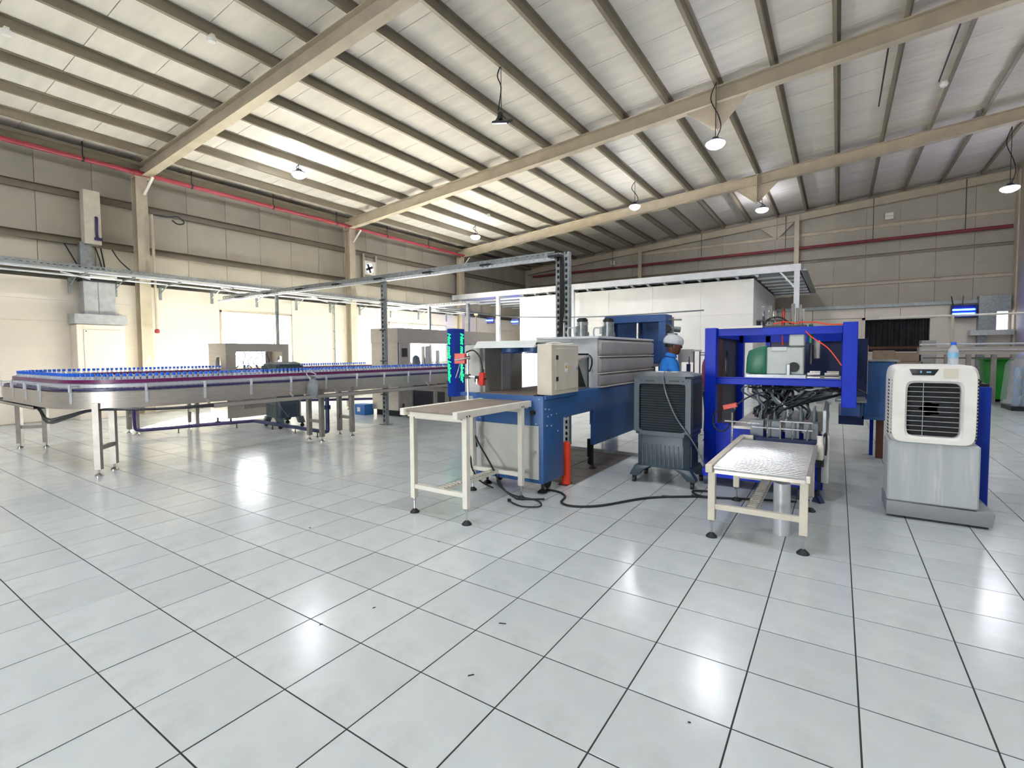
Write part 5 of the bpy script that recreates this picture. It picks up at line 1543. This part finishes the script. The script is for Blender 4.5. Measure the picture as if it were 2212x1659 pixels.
# ================================================================== LABELLING MACHINE AND LIT PILLAR
t = thing('labelling_machine', 'large stainless labelling machine with glazed openings behind the bottle conveyor', 'machine', (-8.7, 9.5, 0))
a0, a1, b0, b1 = -9.15, -8.28, 7.82, 11.6
g = G(); g.box(a0, a1, b0, b0 + 0.04, 0.14, 1.97, 0.004); obj('end_panel', g, MT['steel'], t)
g = G(); g.box(a0 - 0.01, a1 + 0.02, b0 - 0.01, b1, 1.68, 2.02, 0.006); obj('top_canopy', g, MT['steel'], t)
g = G(); g.box(a0, a1, b0 + 0.04, b1, 0.14, 0.94, 0.004); obj('lower_body', g, MT['steeldark'], t)
g = G(); g.box(a0 + 0.05, a1 - 0.05, b0 + 0.1, b1 - 0.1, 0.0, 0.14); obj('plinth', g, MT['blackbox'], t)
for y in (7.86, 8.2, 9.75, 10.6, 11.55):
    g = G(); g.box(a1 - 0.05, a1, y - 0.025, y + 0.025, 0.94, 1.68); obj('window_post', g, MT['silver'], t)
for c, d in ((8.23, 9.72), (9.78, 10.57), (10.63, 11.52)):
    g = G(); g.box(a1 - 0.03, a1 - 0.024, c, d, 0.96, 1.66); obj('pane', g, MT['glass'], t)
g = G(); g.box(a1 - 0.04, a1 - 0.005, 7.88, 8.18, 0.94, 1.68); dp = obj('control_door', g, MT['steel'], t)
g = G(); g.box(a1 - 0.006, a1 + 0.004, 7.95, 8.12, 1.36, 1.56); obj('screen', g, MT['coolerdark'], dp)
g = G(); g.box(a0, a0 + 0.03, 11.0, b1, 0.94, 1.68); g.box(a0, a1, b1 - 0.03, b1, 0.94, 1.68); obj('rear_panel', g, MT['steel'], t)
for y, r, h in ((9.1, 0.15, 0.6), (9.5, 0.07, 0.5), (10.2, 0.12, 0.45)):
    g = G(); g.cyl((-8.62, y, 1.02), (-8.62, y, 1.02 + h), r, 20); g.cyl((-8.62, y, 0.94), (-8.62, y, 1.02), r * 1.15, 16); obj('drum', g, MT['chrome'], t)
for y in (8.95, 9.28, 9.4, 9.65):
    g = G(); g.cyl((-8.42, y, 0.94), (-8.42, y, 1.16), 0.05, 14); obj('label_reel', g, MT['reel'], t)
g = G(); g.lathe([(0, 0), (0.1, 0), (0.1, 0.12), (0.06, 0.16), (0.11, 0.22), (0.09, 0.4), (0.03, 0.46), (0, 0.46)], (-8.5, 8.62, 0.94), 14); obj('applicator', g, MT['navy'], t)
g = G(); g.box(-8.27, -8.25, 8.3, 9.6, 0.2, 0.7); g.cyl((-8.28, 9.2, 0.5), (-8.24, 9.2, 0.5), 0.025, 8); obj('lower_door', g, MT['blackbox'], t)
for x in (a0 + 0.08, a1 - 0.08):
    g = G(); g.cyl((x, b0 + 0.1, 0.0), (x, b0 + 0.1, 0.14), 0.03, 8); obj('foot', g, MT['blackbox'], t)
g = G(); g.tube([(-8.2, 7.9, 0.3), (-8.15, 7.85, 0.1), (-8.0, 7.9, 0.05), (-7.5, 7.9, 0.05), (-7.0, 8.1, 0.05)], 0.028, 8); obj('floor_hose', g, MT['hose'], t)
t = thing('stack_light', 'thin stack lamp pole glowing warm above the labelling machine', 'lamp', (-8.7, 10.4, 2.02))
g = G(); g.cyl((-8.5, 11.0, 2.02), (-8.5, 11.0, 2.5), 0.022, 8); obj('pole', g, MT['beige'], t)
g = G(); g.cyl((-8.5, 11.0, 2.5), (-8.5, 11.0, 2.54), 0.05, 10); obj('cap', g, mat('warm_lamp', '#ffd9a0', 0.5, emit=1.2), t)
t = thing('floor_carton', 'small blue carton on the floor beside the labelling machine', 'carton', (-9.35, 7.75, 0))
g = G(); g.box(-9.55, -9.2, 7.62, 7.9, 0, 0.25, 0.006); obj('box', g, MT['bluecarton'], t)
g = G(); g.box(-9.45, -9.35, 7.617, 7.62, 0.08, 0.18); obj('paper_label', g, MT['paper'], t)
pl = thing('led_pillar', 'blue pillar with green lit vertical lettering on two faces', 'pillar', (-6.35, 7.53, 0))
g = G(); g.box(-6.45, -6.255, 7.40, 7.72, 0.58, 1.92, 0.012); obj('column_body', g, MT['slab'], pl)
g = G(); g.box(-8.24, -6.45, 7.86, 7.94, 0.62, 0.70); g.box(-6.6, -6.45, 7.6, 7.94, 0.62, 0.70); obj('support_arm', g, MT['steeldark'], pl)


def led_text(txt, M, length, height, parent, m='led', name='led_text'):
    cu = bpy.data.curves.new('led_text', 'FONT')
    cu.body = txt
    cu.align_x = 'LEFT'
    cu.shear = 0.25
    cu.offset = 0.02
    cu.extrude = 0.02
    tmp = bpy.data.objects.new('led_text', cu)
    COL.objects.link(tmp)
    dg = bpy.context.evaluated_depsgraph_get()
    me = bpy.data.meshes.new_from_object(tmp.evaluated_get(dg))
    bpy.data.objects.remove(tmp)
    xs = [v.co.x for v in me.vertices]; ys = [v.co.y for v in me.vertices]
    sx = length / (max(xs) - min(xs)); sy = height / (max(ys) - min(ys))
    for v in me.vertices:
        v.co = Vector(((v.co.x - min(xs)) * sx, (v.co.y - min(ys)) * sy, v.co.z * 0.1))
    me.materials.clear(); me.materials.append(MT[m])
    me.transform(WM[parent].inverted() @ M)
    o = bpy.data.objects.new(name, me); COL.objects.link(o); o.parent = parent
    return o


# reading downward: text x -> -z ; on the -y face text y -> +x ; on the +x face text y -> +y
L_ = 0.98
M1 = Matrix(((0, 1, 0, -6.425), (0, 0, -1, 7.398), (-1, 0, 0, 1.83), (0, 0, 0, 1)))
M2 = Matrix(((0, 0, 1, -6.253), (0, 1, 0, 7.58), (-1, 0, 0, 1.83), (0, 0, 0, 1)))
led_text('Hot melt Labeller', M1, L_, 0.075, pl)
led_text('Hot melt Labeller', M2, L_, 0.10, pl)


led_text('A', Matrix(((0, 0, 1, -14.088), (1, 0, 0, 5.06), (0, 1, 0, 1.22), (0, 0, 0, 1))), 0.12, 0.2, bpy.data.objects['steel_column'], 'paper', 'painted_letter')

# ================================================================== PEOPLE
def person(label, loc, rot, shirt, group=None):
    t = thing('person', label, 'person', loc, rot, group)

    def skin(name, verts, edges, rad, m, sub=2):
        me = bpy.data.meshes.new(name)
        me.from_pydata(verts, edges, [])
        o = bpy.data.objects.new(name, me); COL.objects.link(o)
        o.parent = t
        md = o.modifiers.new('skin', 'SKIN'); md.use_smooth_shade = True
        for v, r in zip(me.skin_vertices[0].data, rad):
            v.radius = r if isinstance(r, tuple) else (r, r)
        me.skin_vertices[0].data[0].use_root = True
        sb = o.modifiers.new('sub', 'SUBSURF'); sb.levels = sb.render_levels = sub
        me.materials.append(m)
        dg = bpy.context.evaluated_depsgraph_get()
        me2 = bpy.data.meshes.new_from_object(o.evaluated_get(dg))
        o.modifiers.clear(); o.data = me2; me2.name = name
        me2.shade_smooth()
        if not me2.materials: me2.materials.append(m)
        return o
    V, E, R = [], [], []

    def chain(start, pts):
        prev = start
        for p, r in pts:
            V.append(p); R.append(r)
            if prev is not None: E.append((prev, len(V) - 1))
            prev = len(V) - 1
        return prev
    pel = chain(None, [((0, 0, 0.9), (0.12, 0.10))])
    ch = chain(pel, [((0.0, 0, 1.05), 0.11), ((0.02, 0, 1.22), 0.10), ((0.02, 0, 1.34), 0.07)])
    nk = chain(ch, [((0.03, 0, 1.41), 0.052), ((0.05, 0, 1.455), 0.05), ((0.068, 0, 1.492), (0.082, 0.066)), ((0.072, 0, 1.55), (0.096, 0.098)), ((0.066, 0, 1.605), (0.09, 0.095)), ((0.06, 0, 1.64), 0.05)])
    chin = chain(nk - 3, [((0.118, 0, 1.455), (0.040, 0.038)), ((0.132, 0, 1.447), (0.024, 0.024))])
    for s in (-1, 1):
        el = chain(ch - 1, [((0.02, s * 0.14, 1.325), 0.045), ((0.05, s * 0.21, 1.16), 0.045), ((0.1, s * 0.23, 1.02), 0.04), ((0.23, s * 0.19, 0.99), 0.033), ((0.33, s * 0.15, 0.98), 0.026), ((0.37, s * 0.14, 0.98), (0.02, 0.034))])
        for k in range(4):
            q = (k - 1.5) * 0.018
            chain(el, [((0.405, s * 0.14 + q, 0.98), 0.0095), ((0.43, s * 0.14 + q, 0.97), 0.0085), ((0.445 - 0.006 * abs(k - 1), s * 0.14 + q, 0.95), 0.0075)])
        chain(el - 1, [((0.36, s * 0.105, 0.975), 0.011), ((0.39, s * 0.095, 0.965), 0.009)])
        chain(pel, [((0.0, s * 0.09, 0.83), 0.085), ((0.02, s * 0.1, 0.48), 0.06), ((-0.01, s * 0.1, 0.25), 0.05), ((-0.01, s * 0.1, 0.09), 0.04), ((0.06, s * 0.105, 0.045), 0.036), ((0.14, s * 0.11, 0.035), 0.03)])
    body = skin('body', V, E, R, MT['skin'])

    def lin_skin(name, chains, m):
        V.clear(); E.clear(); R.clear()
        for st, pts in chains: chain(st, pts)
        return skin(name, list(V), list(E), list(R), m)
    lin_skin('shirt', [(None, [((0, 0, 0.86), (0.155, 0.125)), ((0, 0, 1.02), (0.145, 0.125)), ((0.015, 0, 1.2), (0.15, 0.135)), ((0.015, 0, 1.335), (0.115, 0.10)), ((0.03, 0, 1.42), (0.07, 0.07))]),
                       (2, [((0.015, 0.15, 1.335), 0.075), ((0.045, 0.21, 1.17), 0.066), ((0.09, 0.232, 1.03), 0.06), ((0.17, 0.21, 0.995), 0.052)]),
                       (2, [((0.015, -0.15, 1.335), 0.075), ((0.045, -0.21, 1.17), 0.066), ((0.09, -0.232, 1.03), 0.06), ((0.17, -0.21, 0.995), 0.052)])], shirt)
    lin_skin('trousers', [(None, [((0, 0, 0.92), (0.14, 0.11))]), (0, [((0, 0.09, 0.82), 0.1), ((0.02, 0.1, 0.48), 0.078), ((-0.01, 0.1, 0.12), 0.066)]), (0, [((0, -0.09, 0.82), 0.1), ((0.02, -0.1, 0.48), 0.078), ((-0.01, -0.1, 0.12), 0.066)])], MT['trousers'])
    for s in (-1, 1):
        g = G(); g.lathe([(0, 0), (1, 0), (1.03, 0.25), (0.8, 0.7), (0.4, 1), (0, 1)], (0, 0, 0), 16, Matrix.Translation((0.05, s * 0.105, 0)) @ Matrix.Diagonal((0.135, 0.05, 0.085, 1))); obj('shoe', g, MT['black'], t, True)
    # collar
    g = G(); g.lathe([(0.068, -0.02), (0.076, -0.02), (0.064, 0.022), (0.056, 0.022), (0.068, -0.02)], (0, 0, 0), 30, Matrix.Translation((0.035, 0, 1.425)) @ Matrix.Rotation(0.25, 4, 'Y')); obj('collar', g, shirt, t, True)
    # face
    g = G(); g.lathe([(0, 0.022), (0.009, 0.016), (0.013, 0.0), (0.008, -0.01), (0, -0.012)], (0, 0, 0), 10, Matrix.Translation((0.155, 0, 1.525)) @ Matrix.Rotation(-0.25, 4, 'Y') @ Matrix.Diagonal((1.4, 1, 1.3, 1))); obj('nose', g, MT['skin'], t, True)
    for s in (-1, 1):
        g = G(); g.lathe([(0, 0.009), (0.008, 0.005), (0.009, 0), (0.008, -0.005), (0, -0.009)], (0.138, s * 0.03, 1.553), 10); e = obj('eye', g, MT['eye'], t, True)
        g = G(); g.lathe([(0, 0.004), (0.004, 0), (0, -0.004)], (0.146, s * 0.03, 1.552), 8); obj('pupil', g, MT['black'], e, True)
        g = G(); g.beam((0.145, s * 0.016, 1.572), (0.136, s * 0.046, 1.573), 0.008, 0.006); obj('eyebrow', g, MT['hair'], t, True)
        g = G(); g.lathe([(0, 0.03), (0.016, 0.024), (0.02, 0.0), (0.013, -0.024), (0, -0.03)], (0, 0, 0), 10, Matrix.Translation((0.06, s * 0.085, 1.53)) @ Matrix.Diagonal((1, 0.45, 1, 1))); obj('ear', g, MT['skin'], t, True)
    g = G(); g.tube([(0.137, -0.024, 1.487), (0.147, 0, 1.489), (0.137, 0.024, 1.487)], 0.005, 6); obj('mouth', g, MT['reel'], t, True)
    g = G(); g.lathe([(0.092, -0.03), (0.098, 0.0), (0.09, 0.05), (0.05, 0.08), (0.0, 0.085)], (0, 0, 0), 20, Matrix.Translation((0.05, 0, 1.555)) @ Matrix.Rotation(0.1, 4, 'Y') @ Matrix.Diagonal((0.98, 0.9, 1, 1))); obj('hair', g, MT['hair'], t, True)
    g = G(); g.lathe([(0.104, -0.012), (0.118, 0.0), (0.122, 0.025), (0.118, 0.06), (0.098, 0.095), (0.06, 0.12), (0.0, 0.128)], (0, 0, 0), 54, Matrix.Translation((0.058, 0, 1.572)) @ Matrix.Rotation(0.16, 4, 'Y') @ Matrix.Diagonal((1.02, 0.93, 0.92, 1)))
    for v in g.bm.verts:
        k = math.atan2(v.co.y, v.co.x - 0.058)
        v.co += Vector((math.cos(k), math.sin(k), 0)) * 0.004 * math.sin(k * 9)
    obj('hair_net', g, MT['net'], t, True)
    return t


person('man in a blue work shirt and white hair net looking down behind the charcoal cooler', (-1.81, 6.35, -0.035), 0.42, MT['shirt'])
person('person in a dark red shirt and hair net mostly hidden by the royal blue post', (-1.68, 8.25, -0.03), 0.6, MT['redshirt'])

# ================================================================== FAR RIGHT BACKGROUND
t = thing('far_conveyor', 'long grey steel conveyor crossing the far right in front of the gable wall', 'conveyor', (3.2, 18, 0))
g = G(); g.box(1.9, 4.85, 17.9, 18.0, 1.32, 1.52); obj('side_plate', g, MT['steel'], t)
g = G(); g.box(1.9, 4.85, 18.3, 18.4, 1.32, 1.52); obj('side_plate', g, MT['steel'], t)
g = G(); g.box(1.9, 4.85, 17.92, 18.38, 1.5, 1.53); obj('bed', g, MT['galv'], t)
g = G(); g.cyl((1.9, 17.85, 1.6), (4.85, 17.85, 1.6), 0.025, 8); g.cyl((1.9, 17.85, 1.44), (4.85, 17.85, 1.44), 0.02, 8); obj('guide_rail', g, MT['silver'], t)
for x in (2.5, 2.95, 3.45, 4.1):
    g = G(); g.box(x - 0.05, x + 0.05, 17.95, 18.05, 1.15, 1.34); g.box(x - 0.05, x + 0.05, 17.95, 18.05, 0, 1.15); obj('leg', g, MT['steeldark'], t)
g = G(); g.cyl((2.0, 18.1, 1.22), (4.85, 18.1, 1.22), 0.02, 8); obj('brace', g, MT['steeldark'], t)
t = thing('insect_lamp', 'blue glowing insect lamp hung on the far wall at right', 'lamp', (3.62, 23.2, 2.85))
g = G(); g.box(3.3, 3.95, 23.26, 23.3, 2.58, 3.02); g.box(3.3, 3.95, 23.12, 23.3, 3.0, 3.03); g.box(3.3, 3.95, 23.12, 23.3, 2.57, 2.6); g.box(3.29, 3.32, 23.1, 23.3, 2.57, 3.03); g.box(3.93, 3.96, 23.1, 23.3, 2.57, 3.03); obj('frame', g, MT['blackbox'], t)
for z in (2.72, 2.86):
    g = G(); g.cyl((3.34, 23.2, z), (3.92, 23.2, z), 0.03, 10); obj('tube', g, MT['uv'], t)
g = G(); g.beam((3.35, 23.2, 3.03), (3.3, 23.25, 3.35), 0.02, 0.02); g.beam((3.6, 23.2, 3.03), (3.62, 23.25, 3.35), 0.02, 0.02); obj('hanger', g, MT['blackbox'], t)
for x, y, z, lab in ((-13.25, 18.2, 2.93, 'blue insect lamp glowing under the canopy beside the window wall'), (-12.15, 18.6, 2.85, 'second blue insect lamp glowing deeper under the canopy')):
    t = thing('insect_lamp', lab, 'lamp', (x, y, z))
    g = G(); g.box(x - 0.2, x + 0.2, y, y + 0.05, z - 0.15, z + 0.15); obj('frame', g, MT['blackbox'], t)
    g = G(); g.cyl((x - 0.18, y - 0.05, z), (x + 0.18, y - 0.05, z), 0.03, 8); obj('tube', g, MT['uv'], t)
t = thing('wall_duct_hood', 'grey duct with a wide hood below it on the far wall at right', 'duct', (4.3, 23.2, 2))
g = G(); g.box(3.78, 4.86, 22.9, 23.36, 1.94, 2.12, 0.006); obj('hood', g, MT['galvlight'], t)
g = G(); g.box(4.0, 4.45, 23.05, 23.38, 2.12, 3.3); g.box(4.45, 4.8, 23.1, 23.38, 2.75, 3.3); obj('riser', g, MT['galv'], t)
g = G(); g.box(4.0, 4.2, 23.1, 23.36, 0.6, 1.94); obj('down_leg', g, MT['galv'], t)
t = thing('lit_opening', 'small bright daylit opening beside the grey duct on the far wall', 'window', (4.62, 23.38, 2.4))
g = G(); g.box(4.46, 4.78, 23.33, 23.36, 2.14, 2.74); obj('pane', g, mat('daylit_pane', '#fcfcff', 0.5, emit=3.0), t)
g = G(); g.box(4.43, 4.46, 23.31, 23.4, 2.12, 2.76); g.box(4.78, 4.81, 23.31, 23.4, 2.12, 2.76); g.box(4.43, 4.81, 23.31, 23.4, 2.74, 2.77); obj('frame', g, MT['whitepaint'], t)
t = thing('far_pipe', 'thin pale pipe on a post crossing in front of the blue insect lamp', 'pipe', (3, 18.6, 2.4))
g = G(); g.cyl((1.0, 18.6, 2.42), (4.86, 18.6, 2.42), 0.028, 8); obj('pipe', g, MT['whitepaint'], t)
g = G(); g.cyl((2.68, 18.6, 0), (2.68, 18.6, 2.42), 0.045, 10); obj('post', g, MT['cream'], t)
t = thing('green_bin', 'bright green plastic bin with lid standing by the far wall at right', 'bin', (3.55, 18.9, 0))
g = G(); g.prism([(3.45, 0.08), (3.85, 0.08), (3.92, 1.14), (3.38, 1.14)], 'y', 18.6, 19.2, 0.02); obj('bin_body', g, MT['green'], t)
g = G(); g.box(3.34, 3.96, 18.55, 19.25, 1.14, 1.23, 0.02); obj('lid', g, MT['green'], t)
g = G(); g.cyl((3.43, 19.15, 0.08), (3.87, 19.15, 0.08), 0.08, 12); obj('wheels', g, MT['black'], t)
t = thing('wrapped_pallet', 'pallet of water bottles wrapped in clear film at the right edge', 'pallet', (3.9, 16.5, 0))
g = G(); g.box(3.42, 4.35, 16.1, 17.0, 0.0, 0.1); obj('pallet_base', g, MT['coolerdark'], t)
pr = random.Random(5)
first = None
gb = G(); gb.lathe([(0, 0), (0.045, 0), (0.048, 0.01), (0.048, 0.16), (0.02, 0.21), (0.018, 0.23), (0, 0.23)], n=8)
pk_ = []
for lv in range(4):
    for i in range(6):
        for j in range(2):
            pk_.append((3.52 + i * 0.14, 16.2 + j * 0.14, 0.11 + lv * 0.235))
wb = thing('pack_bottle', 'clear water bottle packed inside the film wrapped pallet', 'bottle', pk_[0], 0, 'bottles in the wrapped pallet')
obj('bottle_body', gb, mat('bluish_bottle', '#7f9fc4', 0.15, alpha=0.8), wb, True)
for p in pk_[1:]: dup(wb, p)
g = G(); g.prism([(3.40, 0.1), (4.37, 0.1), (4.35, 0.9), (4.2, 1.38), (3.7, 1.38), (3.47, 1.1)], 'y', 16.05, 17.05, 0.04); obj('wrapping', g, MT['film'], t)
# objects below the black sheeted window
t = thing('carton_stack', 'pile of grey brown cartons below the black sheeted window', 'cartons', (1.7, 20.0, 0))
for (x0, x1, z0, z1) in ((0.9, 1.6, 0.0, 1.0), (0.95, 1.5, 1.0, 1.45), (1.55, 2.2, 0.0, 1.1), (1.5, 2.1, 1.1, 1.38), (2.15, 2.5, 0.0, 1.75)):
    g = G(); g.box(x0, x1, 19.8, 20.4, z0 + 0.003, z1 - 0.003, 0.01); obj('carton', g, MT['carton'] if x0 < 2.1 else MT['ovenside'], t)
t = thing('far_table', 'grey work table with a dark edge below the black sheeted window', 'table', (1.6, 21.5, 0))
g = G(); g.box(0.6, 2.6, 21.0, 21.8, 1.5, 1.58); obj('table_top', g, MT['rust'], t)
for x in (0.7, 2.5):
    for y in (21.1, 21.7):
        g = G(); g.box(x - 0.03, x + 0.03, y - 0.03, y + 0.03, 0, 1.5); obj('leg', g, MT['steeldark'], t)

# ================================================================== CABLES ON THE FLOOR
t = thing('floor_cable', 'black cable running over the floor from the blue machine to the cooler', 'cable', (-1.8, 4.3, 0))
g = G(); g.tube([(-2.5, 4.4, 0.012), (-2.35, 4.39, 0.012), (-2.22, 4.28, 0.012), (-2.16, 4.09, 0.012), (-2.01, 4.05, 0.012), (-1.8, 4.21, 0.012), (-1.52, 4.67, 0.012), (-1.15, 4.96, 0.012), (-1.02, 5.04, 0.014), (-1.06, 5.2, 0.016), (-1.2, 5.12, 0.02), (-1.12, 4.98, 0.024), (-0.95, 5.03, 0.014), (-0.62, 5.18, 0.012), (-0.3, 5.3, 0.012)], 0.011, 6); obj('cable', g, MT['black'], t)
t = thing('floor_cable', 'short black cable with a plug lying under the white roller table', 'cable', (-2.5, 3.9, 0))
g = G(); g.tube([(-2.9, 4.3, 0.3), (-2.95, 4.15, 0.1), (-2.7, 4.05, 0.015), (-2.42, 4.03, 0.012), (-2.3, 3.95, 0.012), (-2.28, 3.86, 0.012), (-2.4, 3.79, 0.012), (-2.52, 3.82, 0.012), (-2.6, 3.87, 0.012)], 0.0075, 6); obj('cable', g, MT['black'], t)
g = G(); g.beam((-2.6, 3.87, 0.014), (-2.63, 3.89, 0.014), 0.024, 0.022); obj('plug', g, MT['black'], t)
t = thing('hanging_cable', 'black cable hanging from the white roller table down to the floor', 'cable', (-3.0, 4.1, 0.5))
g = G(); g.tube([(-3.2, 4.12, 0.85), (-3.23, 4.1, 0.72), (-3.2, 4.06, 0.66), (-3.1, 4.02, 0.52), (-2.9, 3.98, 0.3), (-2.75, 3.96, 0.1), (-2.6, 3.97, 0.014), (-2.5, 4.0, 0.012), (-2.35, 4.1, 0.012)], 0.009, 6); g.tube([(-3.2, 4.06, 0.66), (-3.17, 4.0, 0.4), (-3.15, 3.98, 0.25), (-3.1, 4.05, 0.1), (-3.0, 4.15, 0.014)], 0.009, 6); g.tube([(-3.2, 4.06, 0.66), (-3.24, 4.2, 0.4), (-3.2, 4.25, 0.3), (-3.0, 4.2, 0.2)], 0.008, 6); obj('cable', g, MT['black'], t)
t = thing('floor_cable', 'thin dark cable end lying in front of the charcoal cooler', 'cable', (-1.25, 4.95, 0))
g = G(); g.tube([(-1.43, 4.83, 0.008), (-1.3, 4.88, 0.008), (-1.2, 4.93, 0.008), (-1.18, 5.02, 0.008)], 0.005, 5); obj('cable', g, MT['black'], t)
for k, (x, y, a, L) in enumerate(((-1.45, 2.08, 0.4, 0.07), (-1.33, 1.66, 0.9, 0.05), (-3.6, 2.4, 0.3, 0.04), (-2.25, 1.55, 1.3, 0.03), (-2.5, 2.75, 0.8, 0.03), (-0.45, 1.9, 0.2, 0.02), (-2.15, 1.82, 1.2, 0.03), (0.95, 2.35, 0.1, 0.02))):
    g = G(); g.cb((x, y, 0.002), (L * 0.55, 0.004, 0.003), Matrix.Rotation(a, 4, 'Z')); solo('floor_scrap', g, MT['black'], 'small dark scrap lying on the open tile floor', 'scrap', (x, y, 0), 'scraps on the tile floor')
